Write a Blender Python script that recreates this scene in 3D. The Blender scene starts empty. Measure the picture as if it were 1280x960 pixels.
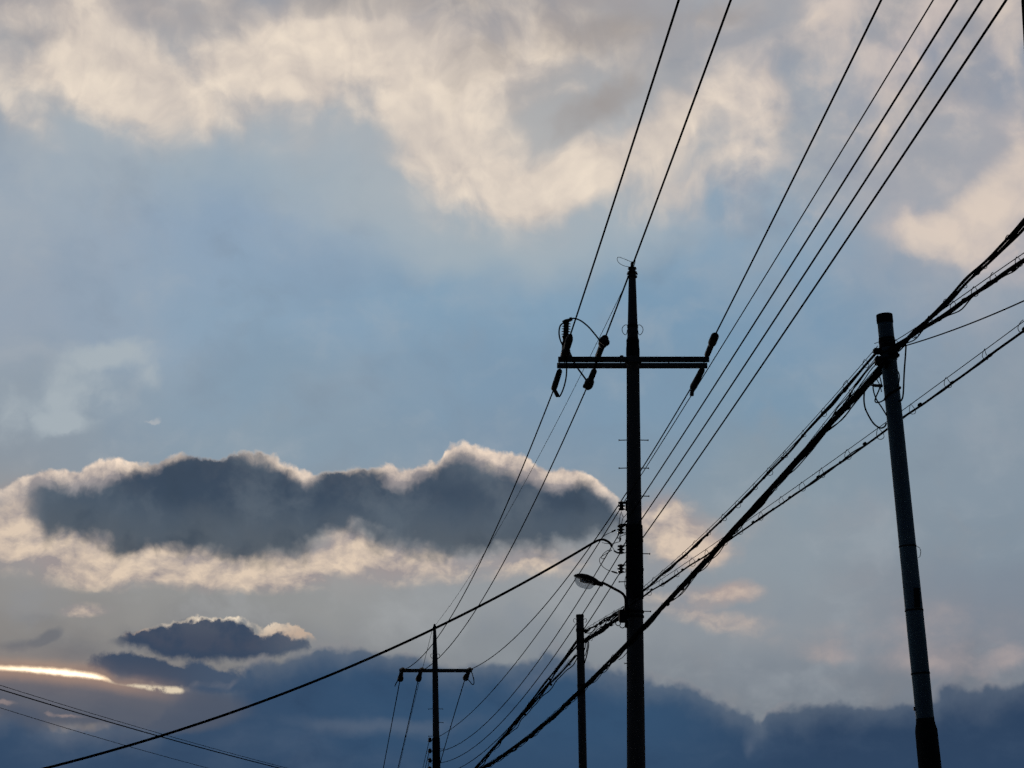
import bpy, bmesh, math, random
import numpy as np
from mathutils import Vector, Matrix

random.seed(7)
C = bpy.context.scene.collection
SC = bpy.context.scene

# ------------------------------------------------------------------ camera
F = 2800.0                      # focal length in pixels of the 1280 px wide photograph (a long phone lens)
PITCH = math.radians(13.9)
EYE = Vector((0.0, 0.0, 1.6))
cam_data = bpy.data.cameras.new('camera')
cam_data.sensor_width = 36.0
cam_data.lens = F / 1280.0 * 36.0
cam_data.clip_start = 0.1
cam_data.clip_end = 20000.0
cam = bpy.data.objects.new('camera', cam_data)
C.objects.link(cam)
cam.location = EYE
cam.rotation_euler = (math.radians(90) + PITCH, 0, 0)
SC.camera = cam

SC.view_settings.view_transform = 'Standard'
SC.view_settings.look = 'None'
SC.view_settings.exposure = 0.0
SC.view_settings.gamma = 1.0
SC.view_settings.use_curve_mapping = False
SC.cycles.use_adaptive_sampling = True
SC.cycles.adaptive_threshold = 0.03
SC.cycles.adaptive_min_samples = 4
SC.cycles.use_denoising = False
SC.cycles.max_bounces = 3

# ------------------------------------------------------------------ sun (low, behind the cloud bank on the left)
SUN_EL = math.radians(6.3)
SUN_AZ = math.radians(-11.0)     # from +Y towards +X
sun_data = bpy.data.lights.new('sun', 'SUN')
sun_data.energy = 0.5
sun_data.angle = math.radians(12)
sun_data.color = (1.0, 0.88, 0.76)
sun = bpy.data.objects.new('sun', sun_data)
C.objects.link(sun)
sun_dir = Vector((math.sin(SUN_AZ) * math.cos(SUN_EL), math.cos(SUN_AZ) * math.cos(SUN_EL), math.sin(SUN_EL)))
sun.rotation_euler = (-sun_dir).to_track_quat('-Z', 'Y').to_euler()
sun.location = (-20, 60, 40)

# ------------------------------------------------------------------ sky
# The sky is written in azimuth / elevation.  K scales degrees so that cloud sizes are convenient numbers.
K = F * math.pi / 180.0
def uv(px, py):
    """direction of a photo pixel -> (azimuth, elevation) in the sky's own units"""
    x, z = (px - 640.0) / F, (480.0 - py) / F
    d = Vector((x, math.cos(PITCH) - z * math.sin(PITCH), math.sin(PITCH) + z * math.cos(PITCH))).normalized()
    az, el = math.degrees(math.atan2(d.x, d.y)), math.degrees(math.asin(d.z))
    return 640.0 + az * K, 480.0 - (el - math.degrees(PITCH)) * K

def lin(c):
    return tuple(((v / 255.0) / 12.92 if v / 255.0 <= 0.04045 else ((v / 255.0 + 0.055) / 1.055) ** 2.4) for v in c)

world = bpy.data.worlds.new('World')
SC.world = world
world.use_nodes = True
NT = world.node_tree
for n in list(NT.nodes): NT.nodes.remove(n)

def link(a, b): NT.links.new(a, b)
class V:
    """a float socket with arithmetic"""
    def __init__(s, sock): s.s = sock
    @staticmethod
    def op(kind, *a, clamp=False):
        n = NT.nodes.new('ShaderNodeMath'); n.operation = kind; n.use_clamp = clamp
        for i, v in enumerate(a):
            if isinstance(v, V): link(v.s, n.inputs[i])
            else: n.inputs[i].default_value = float(v)
        return V(n.outputs[0])
    def __add__(s, o): return V.op('ADD', s, o)
    __radd__ = __add__
    def __mul__(s, o): return V.op('MULTIPLY', s, o)
    __rmul__ = __mul__
    def __sub__(s, o): return V.op('SUBTRACT', s, o)
    def __rsub__(s, o): return V.op('SUBTRACT', o, s)
    def clamp(s): return V.op('ADD', s, 0.0, clamp=True)
    def max(s, o): return V.op('MAXIMUM', s, o)
    def min(s, o): return V.op('MINIMUM', s, o)
    def pow(s, o): return V.op('POWER', s, o)
def step(x, a, b, lo=0.0, hi=1.0):
    n = NT.nodes.new('ShaderNodeMapRange'); n.interpolation_type = 'SMOOTHSTEP'
    link(x.s, n.inputs['Value'])
    for k, v in (('From Min', a), ('From Max', b), ('To Min', lo), ('To Max', hi)): n.inputs[k].default_value = v
    return V(n.outputs[0])
def vec(x, y, z=0.0):
    n = NT.nodes.new('ShaderNodeCombineXYZ')
    for i, v in enumerate((x, y, z)):
        if isinstance(v, V): link(v.s, n.inputs[i])
        else: n.inputs[i].default_value = v
    return n.outputs[0]
def vop(kind, a, b=None, scale=None):
    n = NT.nodes.new('ShaderNodeVectorMath'); n.operation = kind
    link(a, n.inputs[0])
    if b is not None:
        if isinstance(b, tuple): n.inputs[1].default_value = b
        else: link(b, n.inputs[1])
    if scale is not None: n.inputs['Scale'].default_value = scale
    return n.outputs[0]
def noise(p, size, detail=5, rough=0.55, seed=0.0, distort=0.0, stretch=(1, 1), color=False):
    m = NT.nodes.new('ShaderNodeMapping'); link(p, m.inputs[0])
    m.inputs['Location'].default_value = (seed * 3.17, seed * 1.73, seed)
    m.inputs['Scale'].default_value = (1.0 / size / stretch[0], 1.0 / size / stretch[1], 1.0)
    n = NT.nodes.new('ShaderNodeTexNoise'); n.noise_dimensions = '2D'
    link(m.outputs[0], n.inputs['Vector'])
    n.inputs['Scale'].default_value = 1.0; n.inputs['Detail'].default_value = detail
    n.inputs['Roughness'].default_value = rough; n.inputs['Distortion'].default_value = distort
    return n.outputs['Color'] if color else V(n.outputs[0]) - 0.5
def puff(p, size, seed=0.0, detail=3, rough=0.5):
    m = NT.nodes.new('ShaderNodeMapping'); link(p, m.inputs[0])
    m.inputs['Location'].default_value = (seed * 2.1, seed * 5.3, seed)
    m.inputs['Scale'].default_value = (1.0 / size, 1.0 / size, 1.0)
    n = NT.nodes.new('ShaderNodeTexVoronoi'); n.voronoi_dimensions = '2D'; n.feature = 'F1'
    link(m.outputs[0], n.inputs['Vector'])
    n.inputs['Scale'].default_value = 1.0; n.inputs['Detail'].default_value = detail
    n.inputs['Roughness'].default_value = rough; pass
    return 0.45 - V(n.outputs['Distance'])
def warp(p, size, amp, seed, detail=4, rough=0.55):
    c = noise(p, size, detail, rough, seed, color=True)
    c = vop('SUBTRACT', c, (0.5, 0.5, 0.5))
    c = vop('MULTIPLY', c, (amp, amp, 0.0))
    return vop('ADD', p, c)
def sep(p):
    n = NT.nodes.new('ShaderNodeSeparateXYZ'); link(p, n.inputs[0])
    return V(n.outputs[0]), V(n.outputs[1])
def blob(p, x, y, rx, ry, ang=0.0):
    cx, cy = uv(x, y)
    m = NT.nodes.new('ShaderNodeMapping'); m.vector_type = 'TEXTURE'; link(p, m.inputs[0])
    m.inputs['Location'].default_value = (cx, cy, 0)
    m.inputs['Rotation'].default_value = (0, 0, math.radians(ang))
    m.inputs['Scale'].default_value = (rx, ry, 1)
    g = NT.nodes.new('ShaderNodeTexGradient'); g.gradient_type = 'SPHERICAL'
    link(m.outputs[0], g.inputs[0])
    return V(g.outputs['Fac'])
def field(p, items):
    """sum of weighted round lumps (x, y, rx, ry, angle, weight)"""
    tot = None
    for (x, y, rx, ry, a, w) in items:
        b = blob(p, x, y, rx, ry, a) * w
        tot = b if tot is None else tot + b
    return tot
def profile(u, pts, lo=-200.0, hi=1480.0):
    """height of a cloud edge along the azimuth"""
    q = [uv(x, y) for x, y in pts]
    n = NT.nodes.new('ShaderNodeFloatCurve')
    c = n.mapping.curves[0]
    q = [((a - lo) / (hi - lo), b / 1000.0) for a, b in q]
    q = [(0.0, q[0][1])] + [t for t in q if 0.001 < t[0] < 0.999] + [(1.0, q[-1][1])]
    while len(c.points) < len(q): c.points.new(0.5, 0.5)
    for pt, t in zip(c.points, q):
        pt.location = (t[0], min(1.0, max(0.0, t[1]))); pt.handle_type = 'AUTO_CLAMPED'
    n.mapping.update()
    x = (u - lo) * (1.0 / (hi - lo))
    link(x.s, n.inputs['Value'])
    return V(n.outputs[0]) * 1000.0
def ramp(x, stops):
    n = NT.nodes.new('ShaderNodeValToRGB'); link(x.s, n.inputs[0])
    r = n.color_ramp; r.interpolation = 'B_SPLINE' if False else 'EASE'
    while len(r.elements) < len(stops): r.elements.new(0.5)
    for e, (p, c) in zip(r.elements, stops):
        e.position = p; e.color = (*lin(c), 1)
    return n.outputs[0]
def rgb(c):
    n = NT.nodes.new('ShaderNodeRGB'); n.outputs[0].default_value = (*lin(c), 1); return n.outputs[0]
def mix(a, b, f):
    n = NT.nodes.new('ShaderNodeMix'); n.data_type = 'RGBA'; n.clamp_factor = True
    ins = [s for s in n.inputs if s.type == 'RGBA']
    for s, v in zip(ins, (a, b)):
        if isinstance(v, tuple): s.default_value = (*lin(v), 1)
        else: link(v, s)
    if isinstance(f, V): link(f.s, n.inputs['Factor'])
    else: n.inputs['Factor'].default_value = f
    return [s for s in n.outputs if s.type == 'RGBA'][0]
def scale_col(a, f):
    n = NT.nodes.new('ShaderNodeVectorMath'); n.operation = 'SCALE'; link(a, n.inputs[0])
    if isinstance(f, V): link(f.s, n.inputs['Scale'])
    else: n.inputs['Scale'].default_value = f
    return n.outputs[0]

tc = NT.nodes.new('ShaderNodeTexCoord')
sx = NT.nodes.new('ShaderNodeSeparateXYZ'); link(tc.outputs['Generated'], sx.inputs[0])
dx, dy, dz = (V(o) for o in sx.outputs)
AZ = V.op('ARCTAN2', dx, dy) * (180.0 / math.pi)
EL = V.op('ARCSINE', dz) * (180.0 / math.pi)
U = AZ * K + 640.0
W = (EL - math.degrees(PITCH)) * (-K) + 480.0
P = vec(U, W)

# --- the veil of high haze and clear sky behind all clouds: five columns of colour by elevation
cols = {
 0:    [(0,(158,155,158)),(150,(158,165,173)),(250,(148,164,180)),(400,(139,157,176)),(500,(130,149,166)),(590,(124,141,157)),(690,(132,139,146)),(740,(120,127,134)),(790,(106,114,123)),(835,(92,99,110)),(875,(72,84,103)),(960,(56,78,104))],
 320:  [(0,(163,159,160)),(160,(162,169,177)),(230,(143,164,182)),(300,(135,160,184)),(400,(127,157,182)),(500,(120,149,172)),(560,(120,147,168)),(700,(137,142,147)),(760,(125,134,141)),(800,(110,121,132)),(850,(95,107,120)),(960,(66,88,112))],
 640:  [(0,(156,151,152)),(200,(176,178,179)),(300,(144,165,180)),(380,(122,156,182)),(480,(115,147,173)),(560,(117,144,167)),(680,(143,149,154)),(720,(142,149,156)),(770,(134,144,153)),(830,(118,131,143)),(900,(103,118,132)),(960,(78,98,122))],
 960:  [(0,(154,157,165)),(200,(155,163,172)),(300,(126,157,182)),(400,(113,148,176)),(500,(116,147,171)),(600,(127,147,162)),(680,(133,148,160)),(760,(131,142,153)),(850,(114,127,141)),(900,(108,121,135)),(960,(86,102,122))],
 1280: [(0,(164,159,160)),(120,(148,153,164)),(250,(155,159,168)),(400,(136,152,169)),(500,(131,149,165)),(600,(129,146,161)),(700,(124,141,156)),(800,(120,130,144)),(850,(106,116,130)),(960,(76,90,110))],
}
Pb = warp(P, 260.0, 150.0, 3.1, 3)
Ub, Wb = sep(Pb)
t = Wb * (1.0 / 1000.0)
base = None; prev = None
for x, st in cols.items():
    c = ramp(t, [(y / 1000.0, col) for y, col in st])
    base = c if base is None else mix(base, c, step(Ub, uv(prev, 480)[0], uv(x, 480)[0]))
    prev = x
# brushed texture of thin veil
veil = noise(Pb, 170.0, 6, 0.55, 5.0, stretch=(1.3, 1.0))
base = mix(base, (170, 174, 178), step(veil, -0.05, 0.3) * 0.30 * step(W, 640, 300))
base = mix(base, (112, 141, 168), step(veil, 0.0, -0.3) * 0.30 * step(W, 700, 500))
mott = noise(warp(P, 120.0, 60.0, 3.7, 3), 95.0, 6, 0.55, 5.5, stretch=(1.4, 1))
base = mix(base, (168, 176, 183), step(mott, 0.0, 0.32) * 0.28)
base = mix(base, (110, 128, 148), step(mott, 0.0, -0.32) * 0.28)

# daylight scattering of the clear air
nish = NT.nodes.new('ShaderNodeTexSky'); nish.sky_type = 'NISHITA'; nish.sun_disc = False
nish.sun_elevation = SUN_EL; nish.sun_rotation = SUN_AZ
nish.air_density = 1.0; nish.dust_density = 1.5
base = mix(base, scale_col(nish.outputs[0], 0.10), 0.018)
col = base

# --- pale puff left of the middle
plp = warp(warp(P, 60, 22, 9.0), 20, 7, 9.2, 4)
pl = field(plp, [(150,440,62,26,-6,.9),(105,455,50,40,0,.6),(70,500,46,44,0,.7),(85,532,52,22,0,.8),(188,468,30,30,0,.5),(40,535,50,40,0,.3),(130,500,70,40,0,.35),(8,520,30,70,0,.45)]) 
pl = pl + noise(plp, 34, 5, .55, 9.9) * 0.6 * step(pl, 0.0, 0.3)
col = mix(col, (168,179,186), step(pl, 0.08, 0.7) * 0.85)
# small wisps
ws = field(warp(P, 12, 9, 9.5), [(195,526,10,5,-20,1.0),(188,528,14,3.5,0,.6)])
col = mix(col, (190,190,190), step(ws, 0.1, 0.8) * 0.45)

# --- upper deck of high cloud lit from below
Pt = warp(warp(P, 160, 70, 11.0, 3), 50, 14, 12.0, 4, 0.5)
vf = field(Pb, [(120,190,300,110,5,.8),(450,220,260,130,5,.9),(620,290,260,110,5,1.0),(760,250,240,120,-10,.8),(900,200,200,130,-20,.6),(1150,220,240,200,0,.8),(300,150,200,80,0,.5),(1240,420,160,160,0,.4)])
vn = noise(Pt, 90.0, 5, 0.52, 14.0)
col = mix(col, mix((166,178,186), (174,172,176), step(U, 850, 1150)), step(vf + vn * 0.9, 0.05, 1.1) * 0.62)
deck = [  # x, y, rx, ry, angle, weight
 (60,80,190,70,8,1.0),(170,70,120,80,0,.8),(30,150,90,30,30,.5),(180,140,110,60,20,.7),(330,80,170,90,-15,1.1),(430,60,170,80,-5,1.0),
 (400,110,180,60,10,.7),(510,50,90,60,0,.6),(60,5,120,40,0,.7),(250,20,60,30,0,-.2),(480,140,60,25,-20,.35),
 (540,180,90,70,25,1.1),(620,212,150,72,8,1.1),(690,228,150,48,-4,.75),(580,160,100,60,10,.7),(770,190,170,50,-28,1.0),(870,140,140,55,-35,1.0),
 (960,110,110,60,-30,.75),(860,230,140,45,-10,.5),(940,190,70,60,-60,.5),
 (600,85,130,80,-20,.75),(530,120,90,60,20,.6),(690,60,150,60,-10,.55),(850,50,140,60,-20,.6),(480,60,90,50,0,.4),(260,150,140,40,5,.35),(650,20,120,40,0,.3),
 (705,122,70,24,-12,.75),(1040,20,70,45,0,.8),(1050,60,90,50,0,.35),(1110,90,120,60,-40,.55),(1160,50,90,50,-60,.6),(1130,10,120,30,0,.5),
 (1180,285,110,50,-8,1.15),(1250,255,100,60,-25,1.1),(1275,170,60,90,-30,.7),(1262,60,40,90,0,.7),(1270,320,80,60,0,.55),(1240,330,110,40,0,.35),
 (1200,130,60,40,0,.3),(930,260,90,40,0,.25),
 (1250,110,45,55,10,-.55),(1075,35,40,30,0,-.5),(1210,180,60,40,0,-.35),(1010,250,80,60,0,-.45),
 (250,50,330,90,0,.45),(90,40,220,80,0,.35),(660,262,260,60,-4,.28),(800,220,170,60,-18,.4),(560,255,140,50,20,.25),(900,225,170,90,-20,.3),(300,150,280,50,0,.3),(560,60,150,110,0,.35),
 (20,50,60,26,0,-.75),(215,45,40,30,50,-.6),(190,25,60,18,0,-.3),
]
Fd = field(Pt, deck)
nd = noise(Pt, 110.0, 6, 0.52, 21.0)
nd2 = noise(vop('ADD', Pt, (-9.0, 16.0, 0.0)), 110.0, 6, 0.52, 21.0)
relief = nd - nd2
above = step(W, 60.0, -80.0)            # the deck goes on overhead, out of the frame
fine = noise(Pt, 42.0, 5, 0.5, 22.0)
gate = step(Fd + above * 0.35, -0.02, 0.42)
Fd = Fd * 0.78 + (nd * 1.6 + fine * 0.42 + 0.04) * gate + above * 0.35
amt = step(Fd, -0.12, 1.08)
lit = mix((192,182,176), (237,222,204), (Fd.min(1.0) * 0.46 + relief * 1.8 + nd * 0.8 + fine * 0.36 + 0.14).clamp())
lit = mix(lit, (188,180,176), step(noise(P, 190, 4, .5, 23.), 0.0, 0.3) * 0.55)
lit = mix(lit, (200,187,184), step(U + noise(P, 200, 3, .5, 7) * 200.0, 820, 1180) * 0.75)
col = mix(col, lit, amt * 0.96)
# thicker grey bellies in the deck
grey = field(Pt, [(430,-5,130,36,6,1.15),(570,5,110,50,-20,.8),(600,60,60,50,-40,.5),(575,115,60,24,-30,.35),(735,140,100,42,-22,1.25),(795,100,100,44,-32,.5),(690,50,150,50,-10,.45),
                  (800,30,170,45,-10,.8),(920,20,90,50,0,.55),(1090,130,110,40,-40,.2),(1180,120,140,60,-40,.35),(1230,200,80,30,-30,.35),(680,10,140,36,0,.45),(20,45,70,30,-8,.5)])
gm = step(grey + nd * 1.3 + fine * 0.55 - relief * 1.2, 0.1, 1.25)
col = mix(col, mix((150,148,150), (156,149,146), step(U, 300, 700)), gm * 0.78)

pm = field(Pt, [(1080,120,260,180,-30,1.0),(1200,60,180,120,0,.8),(1230,300,150,120,0,.6),(980,220,140,110,0,.5)])
pmn = noise(warp(P, 60, 24, 25., 4), 66.0, 6, 0.56, 26.0, stretch=(1.3, 1.0)) + relief * 0.5
col = mix(col, (203,192,185), step(pmn, -0.02, 0.30) * step(pm, 0.05, 0.7) * 0.62)
col = mix(col, (138,148,165), step(pmn, 0.02, -0.28) * step(pm, 0.05, 0.7) * 0.5)

pz = field(warp(warp(P, 70, 24, 27., 4), 24, 8, 28., 4), [(1150,290,60,36,10,.9),(1195,285,90,50,-8,1.0),(1245,262,80,60,-20,1.0),(1282,225,60,60,0,.7),(1230,320,90,34,0,.6),(1270,90,26,110,0,.5),(1285,160,40,50,0,.35),(1045,25,60,34,0,.6),(1268,20,50,60,0,.5),(1120,140,110,40,-50,.45),(1200,60,70,60,-50,.4)])
pz = pz + fine * 0.9 * step(pz, 0.0, 0.25) + relief * 0.6
col = mix(col, mix((190,181,178), (222,206,191), (pz * 0.7 + fine).clamp()), step(pz, 0.04, 0.9) * 0.74)

# --- glow under and around the long cloud
Pm = warp(warp(P, 90, 28, 31.0, 4), 30, 7, 32.0, 5, 0.6)
glow = field(Pm, [(70,690,130,50,8,1.0),(160,700,150,42,5,1.0),(250,705,160,40,6,1.1),(340,715,120,34,6,1.0),(420,700,110,36,-4,.9),(430,665,60,30,60,.6),(500,705,110,36,5,.8),(20,640,60,60,0,.8),(5,690,60,40,0,.4),
                  (600,700,150,34,2,.55),(690,690,110,40,0,.35),(850,660,70,50,30,1.15),(880,690,60,30,10,.8),(835,700,60,30,0,.6),(800,640,60,40,0,.5),(905,742,62,22,4,1.1),(865,765,70,26,15,.45),(800,745,60,30,0,.3),(1035,818,60,20,4,.35),(930,780,60,20,0,.25),
                  (110,762,46,14,-4,.95),(1190,790,160,60,0,.35),(1262,828,60,24,-20,.6),(1160,826,80,30,0,.4),(1100,780,100,30,-10,.3),(1090,720,140,50,0,.2),(1060,640,120,60,-20,.2),(960,800,120,30,0,.2),(950,650,80,26,-40,.28)])
gn = noise(Pm, 58.0, 6, 0.56, 33.0, stretch=(1.5, 1))
gn2 = noise(vop('ADD', Pm, (5.0, 9.0, 0.0)), 58.0, 6, 0.56, 33.0, stretch=(1.5, 1))
gamt = step(glow * 0.95 + (gn * 1.1 + 0.1) * step(glow, 0.0, 0.3), 0.06, 1.0)
gcol = mix((158,147,147), (238,214,188), (glow * 0.5 + (gn - gn2) * 3.4 + gn * 0.9 + 0.0).clamp())
gcol = mix(gcol, (196,172,160), step(U, 780, 1000) * 0.7)
gcol = mix(gcol, (160,152,156), step(U, 950, 1080) * 0.7)
col = mix(col, gcol, gamt * 0.78)

# --- the long dark cloud with its bright rim
Pe = warp(warp(P, 60, 16, 41.0, 3), 16, 6.5, 42.0, 5, 0.62)
Ue, We = sep(Pe)
rim_pts = [(-120,640),(-20,618),(0,608),(15,600),(40,588),(60,580),(75,582),(100,584),(125,572),(145,568),(165,575),(190,571),(215,566),(240,565),(252,571),(272,571),(300,565),(340,565),(362,575),(385,584),(402,590),(420,584),(440,580),(460,584),(485,576),(505,583),(530,576),(548,572),(556,556),(575,550),(600,556),(625,560),(645,562),(665,572),(690,582),(712,580),(735,588),(752,600),(768,614),(785,632),(830,636),(845,640),(862,660),(890,700),(930,760)]
core_pts = [(0,700),(22,640),(40,612),(60,606),(90,612),(115,606),(150,594),(180,588),(210,580),(240,573),(262,574),(290,570),(330,571),(352,582),(368,592),(382,604),(396,598),(412,590),(440,590),(465,594),(485,606),(502,612),(520,596),(540,584),(560,572),(580,570),(600,578),(640,592),(660,596),(690,612),(720,604),(745,618),(762,632),(785,655),(830,680),(880,700)]
low_pts = [(0,600),(22,630),(45,650),(60,662),(100,664),(130,672),(160,682),(200,682),(235,680),(280,690),(320,692),(350,690),(380,676),(420,658),(440,652),(470,664),(510,676),(560,682),(620,684),(670,678),(720,664),(770,652),(810,640),(880,600)]
pf = puff(Pe, 34.0, 3.0, 3, 0.55)
en = noise(Pe, 20.0, 6, 0.62, 43.0)
edge = We - profile(Ue, rim_pts) + pf * 7.0 + en * 9.0
below = step(W, 742, 660)
a_cloud = step(edge, -1.5, 6.5) * below * step(U, -160, -60) * step(U, 960, 870)
rimshade = noise(Pe, 18.0, 5, 0.6, 44.0) * 1.1 + pf * 0.5 + step(edge, 26, 3) * 0.55
rimshade = rimshade + noise(Pm, 90.0, 3, .5, 40.) * 1.3
rimcol = mix((158,150,150), (248,226,204), (rimshade * 1.1 + 0.22).clamp())
hazeback = step(W, 598, 665)            # lower down the body melts into the glow
col = mix(col, rimcol, a_cloud * (1.0 - hazeback * 0.92))
cedge = We - profile(Ue, core_pts) + pf * 9.0 + noise(Pe, 44.0, 6, .6, 45.) * 20.0 + noise(Pm, 120.0, 3, .5, 49.) * 26.0
ledge = profile(Ue, low_pts) - We + noise(Pe, 60.0, 6, .55, 46.) * 46.0 - puff(Pe, 42.0, 5.0, 2, 0.5) * 16.0
cores = step(cedge + 8.0, -7, 16) * step(ledge + 6.0, -15, 17) * step(U, 8, 60) * step(U, 830, 760) * step(edge, -1.0, 5.0)
cdark = mix(mix((72,87,103), (54,71,90), step(field(Pm, [(290,605,260,60,2,1.4),(560,615,200,50,5,.75),(700,625,90,34,10,.6)]), 0.0, 0.95)), (86,94,102), step(W + noise(P,90,5,.6,47.)*60., 620, 710) * 0.85)
cln = noise(Pm, 95, 6, .55, 48.)
cdark = mix(cdark, (94,106,118), step(cln, 0.0, 0.28) * 0.6)
cdark = mix(cdark, (48,64,81), step(cln, 0.0, -0.28) * 0.6)
col = mix(col, cdark, cores * 0.97)

# --- lower left: grey shade, small dark clouds
sh = field(Pm, [(90,815,170,46,0,.5),(180,792,60,20,0,.3),(56,797,24,10,-30,.8),(20,808,40,10,-5,.4),(35,772,60,14,0,.25)])
col = mix(col, (92,98,110), step(sh + gn * 0.5 * step(sh, 0.0, 0.2), 0.1, 0.8) * 0.6)
top2 = [(100,830),(140,796),(165,789),(185,782),(205,777),(225,775),(240,768),(255,767),(272,770),(290,767),(305,769),(320,777),(335,781),(350,776),(368,777),(384,787),(396,797),(420,815)]
core2 = [(100,830),(140,796),(170,787),(190,781),(215,778),(245,769),(262,771),(285,770),(300,774),(318,786),(335,792),(352,786),(368,792),(384,799),(420,830)]
low2 = [(90,790),(140,801),(165,808),(185,814),(220,821),(260,824),(300,822),(340,820),(370,815),(396,806),(440,780)]
Pf = warp(warp(P, 40, 12, 51.0, 4), 12, 5.0, 52.0, 5, 0.65)
Uf, Wf = sep(Pf)
pf2 = puff(Pf, 17.0, 6.0, 3, 0.55)
ff = noise(Pf, 16.0, 6, 0.62, 53.0)
e2 = Wf - profile(Uf, top2) + pf2 * 5.0 + ff * 4.0
l2 = profile(Uf, low2) - Wf + noise(Pf, 30., 5, .6, 54.) * 16.0
m2 = step(e2, -0.8, 3.0) * step(l2, -7, 5)
col = mix(col, mix((196,172,152), (250,232,206), step(field(P, [(265,770,150,40,0,1.2)]), .1, .9)), m2 * step(l2, 4, 16) * step(noise(P, 40, 4, .6, 57.), -0.22, 0.12) * 0.88)
c2 = 1.5 + Wf - profile(Uf, core2) + pf2 * 7.0 + ff * 5.0
m2c = step(c2, -1.0, 7.0) * step(l2, -7, 6) * step(Uf, 128, 170)
col = mix(col, mix((50,67,91), (76,88,106), step(Uf, 300, 385)), m2c * 0.95)
c3 = field(Pf, [(150,830,50,19,4,1.3),(188,838,50,20,10,1.4),(212,844,34,15,10,.9),(245,836,24,16,0,1.0),(258,852,40,18,10,.9),(290,850,60,22,0,.8),(225,858,30,10,10,.3)])
c3 = c3 + ff * 0.8 * step(c3, 0.0, 0.2)
col = mix(col, mix((56,72,95), (64,82,106), step(U, 200, 290)), step(c3, 0.1, 0.62) * 0.94)

# --- the dark bank along the bottom
bank = [(-200,888),(0,886),(22,877),(42,880),(58,893),(95,898),(125,896),(155,903),(190,896),(212,874),(232,856),(262,846),(285,850),(300,838),(320,826),(345,818),(372,812),(400,806),(440,801),(470,801),(500,806),(530,816),(560,822),(600,824),(640,824),(665,816),(690,806),(715,810),(745,822),(790,832),(820,838),(845,846),(870,858),(895,868),(915,878),(935,884),(942,894),(950,899),(958,890),(975,882),(1000,879),(1020,871),(1045,868),(1075,874),(1100,871),(1125,872),(1150,876),(1175,864),(1200,858),(1235,860),(1260,852),(1280,846),(1480,850)]
Pk = warp(warp(P, 110, 26, 61.0, 4), 30, 7.0, 62.0, 4, 0.5)
Uk, Wk = sep(Pk)
pk = puff(Pk, 46.0, 8.0, 3, 0.55)
kn = noise(Pk, 60.0, 6, 0.55, 63.0)
ke = Wk - profile(Uk, bank) + pk * 10.0 + kn * 20.0
soft = step(U, 760, 1080)
ka = step(ke, -3.0, 9.0)
kb = step(ke, -16.0, 44.0)
kalpha = ka * 0.66 + kb * 0.34
bcol = mix(mix((54,76,103), (52,80,110), step(U, 250, 560)), (46,67,94), step(U, 780, 1050))
bcol = mix(bcol, (48,70,98), step(W, 900, 975) * 0.5)
bcol = mix(bcol, (80, 98, 120), step(ke, 50, -2) * 0.45)
bn = noise(Pk, 120.0, 7, 0.55, 64.0, stretch=(1.6, 1))
bcol = mix(bcol, (84,100,122), step(bn, 0.02, 0.34) * 0.42 * step(U, 900, 500))
bl = noise(Pm, 55.0, 6, 0.58, 68.0, stretch=(1.8, 1.0))
bcol = mix(bcol, (72,92,117), step(bl, 0.0, 0.35) * 0.26)
bcol = mix(bcol, (38,57,84), step(bl, 0.0, -0.35) * 0.32)
bcol = mix(bcol, (40,60,88), step(bn, 0.0, -0.3) * 0.3)
# paler patches inside the bank
pp = field(Pm, [(450,908,150,20,4,.8),(150,930,190,20,2,.2),(230,885,110,16,8,.5),(120,885,130,18,4,.15),(660,860,70,20,-20,.45),(690,845,60,16,-20,.4),(905,855,50,14,-6,.0),(940,928,16,20,10,.7),(560,905,120,14,0,.4),(745,845,70,22,20,.35)])
bcol = mix(bcol, (96,108,126), step(pp + gn * 0.35 * step(pp, 0.0, 0.2), 0.1, 0.8) * 0.5)
col = mix(col, bcol, kalpha)
# thin silver edge of the bank where the sun is behind it
col = mix(col, (152,146,148), step(ke, -8, 0) * step(ke, 9, 1) * 0.26 * step(kn, -.1, .25))

# --- lower left shade between the slot and the bank, then the sun slot itself
sl = field(Pm, [(90,872,240,42,4,1.5),(200,888,130,30,0,.7)])
col = mix(col, (80,88,104), step(sl, 0.05, 0.6) * 0.85)
col = mix(col, (108,108,116), step(noise(Pm, 50, 6, .6, 66., stretch=(3.2, 1)) + field(Pm, [(60,872,160,34,8,.5)]), 0.12, 0.5) * step(U, 330, 150) * step(W, 800, 840) * step(W, 900, 880) * 0.35)
kk = field(Pf, [(0,878,30,6,0,1.2),(82,894,36,5,5,1.0),(62,888,8,9,50,.5),(15,862,60,8,8,.35)])
kk = kk + ff * 0.6 * step(kk, 0.0, 0.2)
col = mix(col, (176,154,146), step(kk, 0.3, 0.95) * 0.42)
hb = [(-200,827),(0,831),(40,832),(80,835),(110,839),(130,844),(141,851),(150,855),(170,854),(190,856),(215,858),(228,860),(236,866)]
hl = [(-200,832),(0,839),(40,842),(80,846),(110,849),(130,852),(141,854),(150,856),(170,860),(190,864),(215,868),(228,867),(236,864)]
Ph = warp(P, 12, 2.6, 71.0, 4, 0.6)
Uh, Wh = sep(Ph)
hu = Wh - profile(Uh, hb) + noise(P, 18, 6, .65, 73., stretch=(1.8, 1)) * 3.6
hd = profile(Uh, hl) - Wh + noise(P, 26, 6, .65, 75., stretch=(2.2, 1)) * 3.2
halo = step(hu, -14, 4) * step(hd, -16, 2) * step(U, 260, 130)
halo2 = step(hu, -34, 6) * step(hd, -34, 2) * step(U, 300, 60)
col = mix(col, (150,130,122), halo2 * 0.3)
col = mix(col, (190,152,126), halo * 0.5)
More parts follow.
